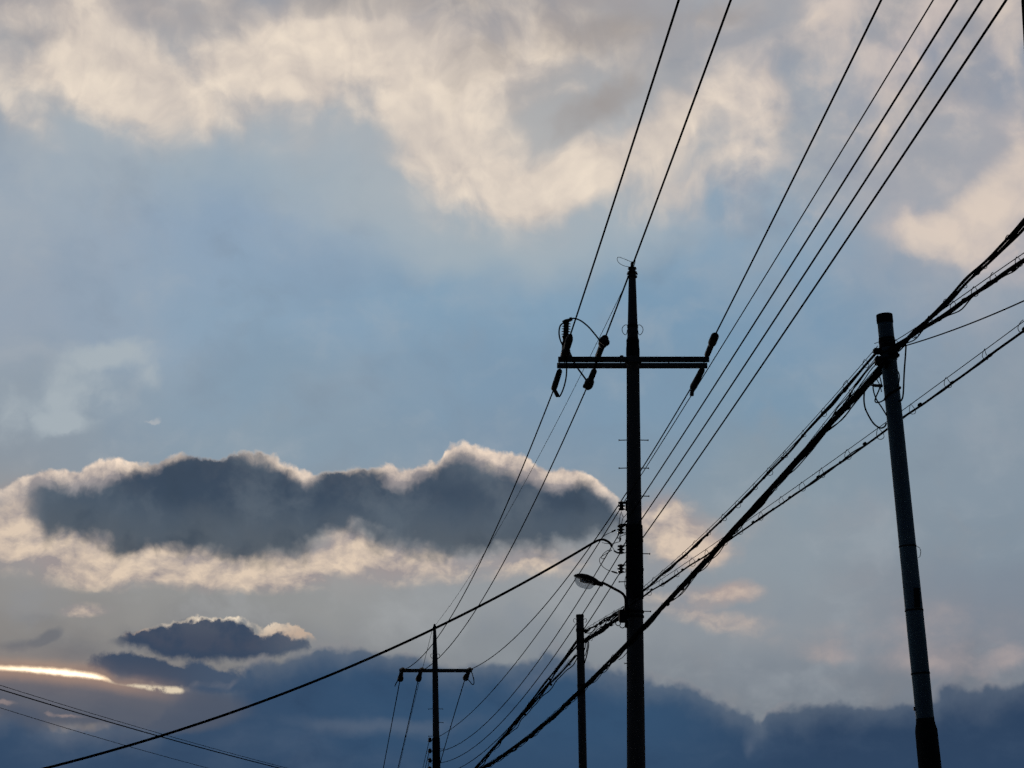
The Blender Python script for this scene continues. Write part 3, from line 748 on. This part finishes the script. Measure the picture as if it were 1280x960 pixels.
mb = MB(); mb.ring_surface(rings, cap=False); mb.f.append(tuple(len(mb.v) - MBK + k for k in range(MBK)))
bowl = mb.build('glass_bowl', 'glass', LT)
sol = bowl.modifiers.new('thickness', 'SOLIDIFY'); sol.thickness = .004
mb = MB(); mb.lathe(h0 + ax * (.38 * LL) - up * .035, h0 + ax * (.78 * LL) - up * .04, [(0, .012), (.1, .016), (.3, .018), (.4, .028), (.9, .03), (1, .012)], 12); mb.build('bulb', 'reflector', LT)

# ------------------------------------------------ the distant power pole (77 m)
Y2 = 77.0
P2 = Pole('power_pole', 'distant power pole with one crossarm, its tip meeting the thick black service cable', 'utility pole', (543.2, 781), (545.6, 960), Y2, 'concrete power poles along the line')
P2.rod('shaft', 'concrete', [(836, 3.4), (900, 3.9), (960, 4.3)], 0.2, 20)
P2.rod('pole_top', 'concrete', [(780, 1.0), (783, 1.7), (800, 2.4), (838, 3.5)], None, 16)
P2.rod('cable_guard', 'sleeve', [(922, 4.0), (922.5, 4.6), (975, 4.9), (976, 4.3)], None, 16)
za = rig(544, 838.3, Y2).z
a, b = rig(499.3, 838, Y2), rig(590, 838, Y2)
for dy in (-.15, .15):
    MB().box(((a.x + b.x) / 2, Y2 + dy, za), (b.x - a.x, .08, .085), bev=.006).build('crossarm_beam', 'steel', P2.t)
for s_ in (-1, 1):
    cx = 544.0
    loop(P2, 'band_loop', [(cx + s_ * 2.5, 817.5), (cx + s_ * 4.6, 817.5), (cx + s_ * 5.9, 820), (cx + s_ * 4.6, 822.5), (cx + s_ * 2.6, 822.3)], Y2 - .1, .009, 'strand')
for x, xb_, yb in ((503.5, 500.3, 850), (527.5, 522.8, 850), (587.5, 581.6, 848.5)):
    ins(P2, 'pin_insulator', (x, 838), Y2 - .15, (x, 834.8), Y2 - .2, [(0, .05), (.3, .06), (.35, .11), (.6, .1), (.65, .06), (1, .05)], 'porcelain', 10)
    ins(P2, 'dead_end_insulator', (x - 1.6, 839.5), Y2 + .2, (xb_, yb), Y2 + 1.0, [(0, .03), (.1, .07), (.6, .08), (.66, .10), (.9, .11), (1, .05)], 'polymer', 10)
loop(P2, 'jumper_wire', [(588.5, 837.5), (590.5, 843), (592.3, 850), (592.2, 855), (590, 855.3), (587, 851.5), (583, 847.5)], Y2 + .3, .016)
loop(P2, 'jumper_wire', [(499.5, 847), (497, 851), (495, 854.5), (493.5, 858)], Y2 + .8, .018)
for py, l_, r_ in ((886, 1, 1), (903, 0, 1), (920, 1, 0), (936, 0, 1)):
    c = on_line(P2.a, P2.b, py)
    if l_: step_bolt(P2, c - 3.5, c - 9.5, py, 1.3)
    if r_: step_bolt(P2, c + 3.5, c + 9.5, py, 1.3)
for y in (925, 938.5, 950.5, 961):
    ins(P2, 'rack_insulator', (537.3, y - 3), Y2 - .1, (537.3, y + 3), Y2 - .1, [(0, .03), (.2, .06), (.5, .05), (.7, .08), (1, .03)], 'porcelain', 9)
    MB().tube([rig(537.3, y, Y2 - .1), rig(543, y, Y2 - .1)], .014, 6).build('rack_strap', 'steel', P2.t)

# ------------------------------------------------ leaning telecom pole on the right (21.5 m)
Y3 = 21.5
P3 = Pole('telecom_pole', 'leaning blue-grey telecom pole with dark cap and hanging cable loops', 'telecom pole', (1105.4, 394), (1162.5, 960), Y3, 'short telecom poles carrying cable bundles')
P3.rod('shaft', 'tealpaint', [(396, 9.7), (520, 10.0), (640, 10.3), (800, 11.1), (906, 10.9)])
P3.rod('cap', 'sleeve', [(393, 9.6), (393.6, 10.3), (403.5, 10.4), (404.5, 9.9)])
P3.rod('lower_sleeve', 'sleeve', [(898, 11.0), (903, 11.3), (913, 13.4), (960, 13.8)], .145)
for py, hw in ((424, 10.2), (427.5, 10.5), (431, 10.3), (433.5, 10.6), (441, 10.9), (449, 10.6), (683, 10.9), (763, 11.4), (842, 11.6)):
    w_ = 1.1 if py > 600 else 1.5
    P3.rod('band', 'darksteel', [(py - w_, hw - .4), (py - w_ + .2, hw), (py + w_ - .2, hw), (py + w_, hw - .4)])
loop(P3, 'tie_wire', [(1145, 683), (1149, 684.5), (1151, 689), (1150, 695), (1148, 697.5)], Y3 - .05, .003, 'strand')
MB().box(rig(1146.2, 747, Y3 - .09), (.055, .02, .19), bev=.004).build('number_plate', 'sleeve', P3.t)
for x, y in ((1132, 763), (1154, 763.5), (1140.5, 842), (1142, 886), (1167.5, 897), (1170, 921)):
    c = on_line(P3.a, P3.b, y)
    MB().lathe(rig(c, y, Y3), rig(x, y, Y3), [(0, .012), (.8, .012), (.82, .02), (1, .018)], 8).build('bolt', 'steel', P3.t)
MB().lathe(rig(1102.5, 482.5, Y3), rig(1082.5, 481, Y3 - .1), [(0, .016), (.5, .016), (.52, .008), (1, .008)], 8).build('cable_arm', 'steel', P3.t)
MB().box(rig(1097, 439, Y3 - .08), (.09, .06, .06), bev=.012).build('cable_clamp', 'darksteel', P3.t)
MB().box(rig(1098, 451, Y3 - .09), (.07, .07, .09), bev=.012).build('cable_clamp', 'darksteel', P3.t)
MB().box(rig(1118, 444, Y3 - .1), (.10, .05, .05), bev=.012).build('cable_clamp', 'darksteel', P3.t)
for pix, r_ in (([(1082, 481), (1080.5, 490), (1080, 500), (1081.5, 510), (1085.5, 519), (1091, 528), (1097, 533.5), (1101.7, 535), (1106, 533), (1108, 529)], .0085),
                ([(1091.7, 474), (1091.3, 483), (1092.5, 491), (1096, 500), (1101.7, 508.5), (1108.5, 519.5)], .007),
                ([(1101, 480), (1098.5, 488), (1095.5, 495), (1093.8, 500.5), (1095.3, 503), (1100, 502.5), (1104, 500.5), (1108, 497)], .007),
                ([(1132.6, 431), (1131.8, 445), (1130.8, 458), (1130, 471.7), (1129.4, 487), (1128.5, 496), (1126.5, 500.5), (1123, 501.5)], .0085),
                ([(1120, 462), (1123, 465), (1124.3, 471), (1123.6, 478), (1121, 484)], .006),
                ([(1098, 467), (1100, 472), (1101.5, 478), (1102.5, 484)], .006), ([(1094, 470), (1097, 476), (1100, 482), (1102, 490)], .005),
                ([(1105, 428), (1112, 430), (1118, 431.5), (1124, 430)], .005), ([(1068, 488), (1068.5, 495), (1069.5, 500.5)], .003),
                ([(1093, 429.5), (1098, 427.5), (1103, 424)], .0035)):
    loop(P3, 'slack_cable', [(x, y, Y3 - .12) for x, y in pix], Y3 - .12, r_)
sp = []
for k in range(13):                                              # a strap wound once round the shaft
    a_ = math.pi * (1 + k / 12); c = P3.at(500 - 16 * k / 12)
    sp.append(c + Vector((math.cos(a_) * .084, math.sin(a_) * .084, 0)))
MB().tube(sp, .011, 6).build('strap', 'rubber', P3.t)

# ------------------------------------------------ small telecom pole (48 m)
Y4 = 48.0
P4 = Pole('telecom_pole', 'short plain telecom pole standing just below the street lamp', 'telecom pole', (724.9, 770), (728.6, 960), Y4, 'short telecom poles carrying cable bundles')
P4.rod('shaft', 'concrete', [(768.6, 4.3), (770, 4.6), (860, 4.8), (960, 5.0)], .11, 20)
P4.rod('cap', 'sleeve', [(768.2, 4.5), (768.6, 4.8), (771.5, 4.9), (772, 4.6)], None, 20)
for py in (786.5, 788.5, 800.5, 803, 811, 857):
    P4.rod('band', 'darksteel', [(py - 1, 4.9), (py - .8, 5.3), (py + .8, 5.3), (py + 1, 4.9)], None, 16)
for s_ in (-1, 1):
    cx = 725.0
    loop(P4, 'cable_hook', [(cx + s_ * 4.5, 774.5), (cx + s_ * 6.5, 773.2), (cx + s_ * 8, 774.5), (cx + s_ * 8, 777), (cx + s_ * 6.2, 778)], Y4 - .05, .006, 'steel')
MB().box(rig(731.5, 788.5, Y4 - .05), (.10, .06, .07), bev=.012).build('cable_clamp', 'darksteel', P4.t)
MB().box(rig(731.5, 801.5, Y4 - .05), (.10, .06, .07), bev=.012).build('cable_clamp', 'darksteel', P4.t)
for pix, r_ in (([(735, 800), (735.8, 806), (734.5, 814), (733, 821), (730.5, 829)], .013), ([(733.5, 801), (734, 808), (732.5, 816), (731, 820)], .010), ([(732, 803), (731.5, 809), (730, 814)], .009), ([(716, 811.5), (719, 810.5), (722, 811.5)], .006)):
    loop(P4, 'slack_cable', pix, Y4 - .08, r_)

# ================================================================== single wires
def wire(name, label, cat, pts, r, mat='wire', group=None, sides=6):
    o = MB().tube(pts, r, sides).build(name, mat, origin=pts[0]); o['label'] = label; o['category'] = cat
    if group: o['group'] = group
    return o
def near_span(A, AY, exitpx, drop=0.12, mids=()):
    """from the pole over the viewer's head to the pole behind"""
    a = rig(*A, AY); e = rig(*exitpx, 10.0)
    Ye = 10.0 * (a.z - drop - EYE.z) / (e.z - EYE.z); e = rig(*exitpx, Ye)
    k = (AY + 6.0) / (AY - Ye); end = Vector((a.x + (e.x - a.x) * k, a.y + (e.y - a.y) * k, a.z + 0.1))
    return hang(a, end, [(exitpx[0], exitpx[1], 6)] + [(x, y, 1) for x, y in mids], n=70)
G1 = 'high voltage wires overhead between the power poles'
wire('power_line', 'high voltage wire rising overhead from the upright arrester, leftmost at the top edge', 'power line', near_span((713.5, 417), 34.95, (848.5, 0)), .0135, group=G1)
wire('power_line', 'high voltage wire passing right at the tip of the tall power pole', 'power line', near_span((757.3, 420), 34.95, (913.5, 0)), .0135, group=G1)
wire('power_line', 'high voltage wire rising overhead from the lone insulator on the right crossarm end', 'power line', near_span((894, 418.5), 34.95, (1101.5, 0)), .0135, group=G1)
G2 = 'low voltage wires from the rack on the tall power pole'
lv = [((777, 632), (1166.5, 0), .0068, 'thinnest low voltage wire rising to the upper right from the topmost rack insulator'),
      ((776.5, 661), (1196.5, 0), .0095, 'low voltage wire rising to the upper right from the second rack insulator'),
      ((776.5, 686), (1227.3, 0), .0095, 'low voltage wire rising to the upper right from the third rack insulator'),
      ((776.5, 710), (1257.8, 0), .0095, 'low voltage wire rising from the lowest rack insulator, nearest the top right corner')]
mid = [(865, 500), (865.4, 533), (880, 546), (880, 576)]
for (A, e, r_, lab) in lv:
    wire('low_voltage_wire', lab, 'power line', near_span(A, 35.8, e, 0.12), r_, group=G2)
G3 = 'wires between the tall and the distant power pole'
def far(A, Ya, B, Yb, pix, r_, lab, mat='wire', g=G3, name='power_line'):
    wire(name, lab, 'power line', hang(rig(*A, Ya), rig(*B, Yb), pix), r_, mat, g)
far((691.8, 488), 37.05, (505.5, 837), 76.8, [(677, 520), (612, 672), (582, 740), (571, 760), (546.7, 799.6)], .0125, 'high voltage wire from the left end of the double crossarm to the distant pole')
far((732.5, 487), 37.05, (529, 837.5), 76.8, [(717, 520), (650, 661), (608, 740), (595, 760), (580, 787), (559, 814)], .0125, 'high voltage wire from the middle lower insulator down to the distant pole')
far((863.8, 485), 37.05, (588.5, 836.5), 76.8, [(854, 500), (802, 583), (783.5, 614.6), (724.8, 700), (680, 758.7), (640, 801.7), (615, 822.5)], .0125, 'high voltage wire passing behind the tall pole to the distant crossarm')
far((786, 347), 36.0, (543.4, 782), 77, [(780, 357), (748, 423.7), (725, 468), (700, 520), (612, 681), (575, 740), (560, 760)], .0055, 'hair-thin ground wire running from tip to tip of the two power poles', 'strand')
far((776.5, 634), 35.85, (539, 925), 76.9, [(753, 672), (724.8, 717), (680, 781.7), (645, 828), (580, 898), (551, 920)], .0095, 'uppermost low voltage wire sagging from the rack towards the distant pole')
far((775.8, 664), 35.85, (539, 940), 76.9, [(742.5, 721), (730, 741), (680, 817), (637, 873), (580, 925.6), (554, 937)], .0095, 'second low voltage wire sagging from the rack towards the distant pole')
far((776, 690), 35.85, (539, 954), 76.9, [(748.7, 734.8), (729, 767), (678.5, 841), (626, 905), (580, 941.7), (552, 950.6)], .0095, 'third low voltage wire sagging from the rack towards the distant pole')
far((776, 714), 35.85, (539, 968), 76.9, [(761, 740), (732, 783.6), (678, 861), (626, 923), (580, 955), (568.5, 960)], .0095, 'lowest low voltage wire sagging from the rack, passing behind the short telecom pole')
G4 = 'wires going on beyond the distant power pole'
far((499.8, 851), 78, (468, 1020), 118, [(490, 903), (480, 956)], .017, 'wire dropping away from the left end of the distant crossarm', g=G4)
far((522.7, 850), 78, (483, 1020), 118, [(510, 905), (497.7, 960)], .017, 'wire dropping away from the middle insulator of the distant crossarm', g=G4)
far((581.5, 848), 78, (530, 1030), 118, [(565, 903), (552, 947.5)], .017, 'wire dropping from the right end of the distant crossarm across the low voltage wires', g=G4)
far((541.5, 783), 77, (486, 1020), 118, [(530, 838), (521, 862), (511, 905)], .008, 'thin wire slanting down left from the tip of the distant pole', 'strand', g=G4)
for k, y in enumerate((926, 939, 952)):
    far((536.5, y), 77, (520 - k, 1000 + 8 * k), 100, [(530, y + 28)], .011, ('upper', 'middle', 'lower')[k] + ' of three short wires leaving the left side of the distant pole', g=G4, name='low_voltage_wire')
# thick service cable
sc = hang(rig(738, 680.6, 35.4), rig(-90, 993, 31), [(680, 714), (635, 740), (580, 767), (543.5, 784.6), (480, 815), (337.5, 874), (202.5, 920), (52.5, 960)], n=90, deg=3)
sc = smooth_curve([rig(764.8, 683.5, 35.5), rig(763.6, 680.5, 35.5), rig(760, 677, 35.5), rig(753.5, 674.4, 35.48), rig(746.5, 675.8, 35.45)], 8) + sc
wire('service_cable', 'thick black service cable swooping across the distant pole tip to the bottom left', 'cable', sc, .0195, 'rubber', sides=10)
G5 = 'thin wires crossing the bottom left corner'
def lowleft(pix, lab, r_): wire('overhead_wire', lab, 'wire', hang(rig(-80, pix[0][1] - 24, 45), rig(460, pix[-1][1] + (460 - pix[-1][0]) * .24, 62), pix), r_, 'wire', G5)
lowleft([(0, 860.7), (97.5, 891), (197, 920), (260, 937.5), (350, 960)], 'darker of the two wires that nearly touch under the bright slot of sunlight', .0125)
lowleft([(0, 855), (60, 872), (105, 888.5), (199, 917.5), (260, 935), (350, 958.5)], 'fainter wire lying just above the darker one at the bottom left', .006)
lowleft([(0, 883), (87, 912.4), (154, 932.4), (260, 958.8)], 'lowest and thinnest wire in the bottom left corner', .006)
wire('overhead_wire', 'short piece of dark cable at the very edge of the top right corner', 'wire', [rig(1276, -60, 9), rig(1279.3, 8, 10), rig(1282, 60, 11), rig(1290, 200, 14)], .009, 'rubber')

# ================================================================== lashed communication cable bundles
def bundle(label, path, strands, rings=None, ring_r=.05, group='lashed bundles of communication cables', messenger=.004, seed=1, name='cable_bundle'):
    """path: 3D points of the carrier wire; strands: (drop, side, radius, wobble, wavelength) of every cable slung under it"""
    rnd = random.Random(seed)
    root = thing(name, label, 'cable bundle', path[0], group)
    root_o = Vector(path[0])
    MB().tube(path, messenger, 6).build('carrier_wire', 'strand', root)
    # arc length
    acc = [0.0]
    for a, b in zip(path[:-1], path[1:]): acc.append(acc[-1] + (b - a).length)
    total = acc[-1]
    def at(s):
        s = max(0, min(total, s))
        for i in range(len(acc) - 1):
            if acc[i + 1] >= s: break
        f = (s - acc[i]) / max(1e-6, acc[i + 1] - acc[i]); d = (path[i + 1] - path[i]).normalized()
        return path[i].lerp(path[i + 1], f), d
    n = int(total / .12)
    for (drop, side, rad, wob, wl) in strands:
        ph = [rnd.uniform(0, 6.28) for _ in range(5)]; pts = []; rs = []
        for i in range(n + 1):
            s = total * i / n; p, d = at(s); sd_ = d.cross(Vector((0, 0, 1))).normalized()
            k = 2 * math.pi / wl
            dz = wob * (.5 * math.sin(k * s + ph[0]) + .35 * math.sin(k * 2.3 * s + ph[1]) + .3 * math.sin(k * .41 * s + ph[2]))
            dx_ = wob * (.6 * math.sin(k * 1.3 * s + ph[3]) + .4 * math.sin(k * .6 * s + ph[4]))
            pts.append(p - Vector((0, 0, drop + dz)) + sd_ * (side + dx_)); rs.append(rad)
        MB().tube(pts, rs, 8).build('cable', 'rubber', root)
    if rings:
        maxd = max(d for d, *_ in strands); s = rings * .4; cnt = 0; base = None
        while s < total and cnt < 60:
            p, d = at(s)
            if base is None:
                mb = MB(); R0 = ring_r
                mb.tube([Vector((math.cos(t_) * R0 * .8, .22 * R0 * math.sin(t_ * 2.0), math.sin(t_) * R0 - R0)) for t_ in [math.pi * .62 + i * math.pi * 1.72 / 22 for i in range(23)]], .0034, 5)
                base = mb.build('hanger_ring', 'strand', root, origin=(0, 0, 0)); o = base
            else:
                o = base.copy(); C.objects.link(o); o.parent = root
            o.location = p - root_o - Vector((0, 0, -.006))
            o.rotation_euler = (rnd.uniform(-.25, .25), rnd.uniform(-.3, .3), math.atan2(d.y, d.x) + math.pi / 2 + rnd.uniform(.25, .75) + math.pi * rnd.choice((0, 0, 1)))
            k_ = rnd.uniform(.85, 1.12); o.scale = (k_, k_, k_)
            # a small lashing clip on the carrier
            s += rings * rnd.uniform(.82, 1.18); cnt += 1
    # dark ties where strands are strapped together
    dmax = max(d_ for d_, *_ in strands); r_ = max(x[2] for x in strands) * 1.35
    mb = MB(); mb.lathe((0, -.04, 0), (0, .04, 0), [(0, r_ * .7), (.2, r_), (.8, r_), (1, r_ * .7)], 8)
    base = None; s = .5 * (rings or .8); cnt = 0
    while s < total and cnt < 50:
        p, d = at(s)
        if base is None: base = mb.build('cable_tie', 'rubber', root, origin=(0, 0, 0)); o = base
        else: o = base.copy(); C.objects.link(o); o.parent = root
        o.location = p - root_o - Vector((0, 0, dmax * rnd.uniform(.6, .95)))
        o.rotation_euler = (math.asin(max(-1, min(1, d.z))), 0, math.atan2(d.y, d.x) - math.pi / 2)
        s += (rings or .8) * rnd.uniform(.8, 1.5); cnt += 1
    return root

# lower right pair, from the tall pole to the right edge, behind the leaning pole
p = hang(rig(787, 750, 35.8), rig(1400, 312, 16.8), [(805, 737.5), (850, 708.7), (925, 657.5), (992.5, 611), (1048, 571), (1107.7, 528.8), (1127.6, 513), (1209.7, 451.5), (1280, 399)], n=80)
bundle('slim cable with open rings passing behind the leaning telecom pole, lowest at the right edge', p, [(.082, 0, .0115, .007, 3.1), (.092, .010, .006, .014, 2.6)], rings=.92, ring_r=.058, seed=3)
# upper pair, tall pole to leaning pole
p = hang(rig(790, 745, 35.75), rig(1097, 432, 21.45), [(803.7, 732.5), (840, 700), (887.5, 652.5), (932.5, 613.7), (975, 573.7), (1012, 537.5), (1031.5, 516), (1066.7, 473.7)], n=70)
bundle('upper ringed bundle running from the tall power pole up to the leaning telecom pole', p, [(.055, 0, .013, .008, 2.9), (.072, .012, .010, .012, 2.4), (.03, -.01, .005, .010, 3.4)], rings=.85, ring_r=.046, seed=5)
# thick bundle in front of the tall pole
p = hang(rig(1108, 447, 21.38), rig(598, 960, 52), [(1090, 464), (1073, 478), (1056.7, 494), (1035, 521), (1012, 548), (982, 583), (955, 613.5), (925, 653), (905, 676), (875, 703.5), (853, 731), (826, 758), (795, 791), (763, 825), (729, 857.5), (703.7, 880), (676, 904), (648.7, 927), (609.8, 951)], n=110, hi=1.25, deg=3)
bundle('thickest cable bundle, slanting from the leaning pole across the front of the tall pole', p,
       [(.03, .0, .020, .008, 4), (.045, .022, .016, .012, 3), (.055, -.018, .014, .014, 3.6), (.02, .03, .009, .02, 2.4), (.075, .004, .012, .018, 2.9), (.09, .01, .006, .026, 2.1), (.065, .03, .006, .03, 2.6)], rings=.95, ring_r=.046, seed=8)
st = min(p, key=lambda q: abs(q.y - 25.2)) - Vector((0, 0, .03))
p = hang(st, rig(1098, 443, 21.45), [], n=30)
p = [q + Vector((0, 0, .05 * math.sin(i / 30 * math.pi))) for i, q in enumerate(p)]
bundle('short bundle splaying upward off the thick bundle to the leaning pole clamp', p, [(.03, 0, .006, .014, 1.4), (.055, .02, .007, .018, 1.8), (.045, -.02, .005, .018, 1.1)], rings=1.1, ring_r=.03, seed=15)
# to the right edge from the leaning pole
p = hang(rig(1112, 441, 21.35), rig(1345, 205, 14.2), [(1132, 424), (1153, 404), (1173.7, 383), (1194.6, 363), (1221.7, 337), (1242.5, 315), (1263, 292), (1280, 276)], n=50, deg=3)
bundle('topmost bundle at the right edge, rising steepest from the leaning telecom pole', p, [(.012, .01, .0115, .010, 2.7), (.028, -.012, .011, .012, 3.2), (.038, .015, .008, .016, 2.3), (.018, -.02, .006, .018, 2.9)], rings=.8, ring_r=.03, seed=11)
p = hang(rig(1112, 430, 21.4), rig(1365, 262, 15.0), [(1142, 411), (1169, 393), (1196.7, 374.6), (1223.7, 355.8), (1253, 335), (1280, 315)], n=50, deg=3)
bundle('thick bundle with open rings just below the topmost one at the right edge', p, [(.055, 0, .017, .006, 3.2), (.070, .015, .013, .010, 2.9), (.05, -.015, .011, .010, 2.7), (.085, .006, .006, .024, 2.0)], rings=.72, ring_r=.042, seed=12)
o = wire('drop_wire', 'single thin drop wire running to the right edge between two cable bundles', 'wire', hang(rig(1094, 442, 21.28), rig(1400, 316, 15), [(1136, 432), (1163, 424.6), (1196.7, 413), (1238, 392), (1280, 372.5)], n=50), .006, 'rubber')
# between the tall pole and the short telecom pole
p = hang(rig(784, 755.5, 35.85), rig(731, 786.5, 47.9), [(763, 767), (745, 778)], n=24)
bundle('upper short bundle between the tall power pole and the short telecom pole', p, [(.05, 0, .014, .025, 6), (.09, .01, .010, .04, 7), (.07, 0, .013, .025, 5)], rings=2.0, ring_r=.055, seed=21)
p = hang(rig(780, 763, 35.85), rig(731, 798.5, 47.9), [(761, 778.5), (742.5, 791.5)], n=24)
bundle('lower short bundle between the tall power pole and the short telecom pole', p, [(.03, 0, .024, .010, 7), (.05, .02, .018, .012, 6), (.07, 0, .012, .016, 5)], rings=2.2, ring_r=.05, seed=22)
p = hang(rig(780, 758, 35.85), rig(731, 798.5, 47.9), [(757, 776), (742, 789)], n=24)
bundle('slack thin bundle hanging between the two short ones beside the lamp bracket', p, [(.03, 0, .008, .03, 6), (.05, .02, .007, .03, 5)], rings=2.6, ring_r=.045, seed=23)
# on from the short telecom pole to the bottom edge
p = hang(rig(721, 800.5, 48.1), rig(548, 1008, 76), [(694.6, 837.5), (671.7, 867), (644, 901), (614, 936), (596, 955)], n=60)
bundle('upper of the bundles sagging from the short telecom pole to the bottom edge', p, [(.03, 0, .018, .014, 6), (.06, .03, .018, .02, 5), (.1, .0, .012, .03, 7)], rings=2.2, ring_r=.06, seed=31)
p = hang(rig(721, 816, 48.1), rig(546, 1012, 76), [(692, 847), (667, 878), (639.6, 908), (608, 942)], n=60)
bundle('lower of the bundles sagging from the short telecom pole to the bottom edge', p, [(.04, 0, .019, .016, 6), (.07, -.02, .015, .024, 5), (.1, .03, .011, .04, 4)], rings=2.0, ring_r=.06, seed=32)
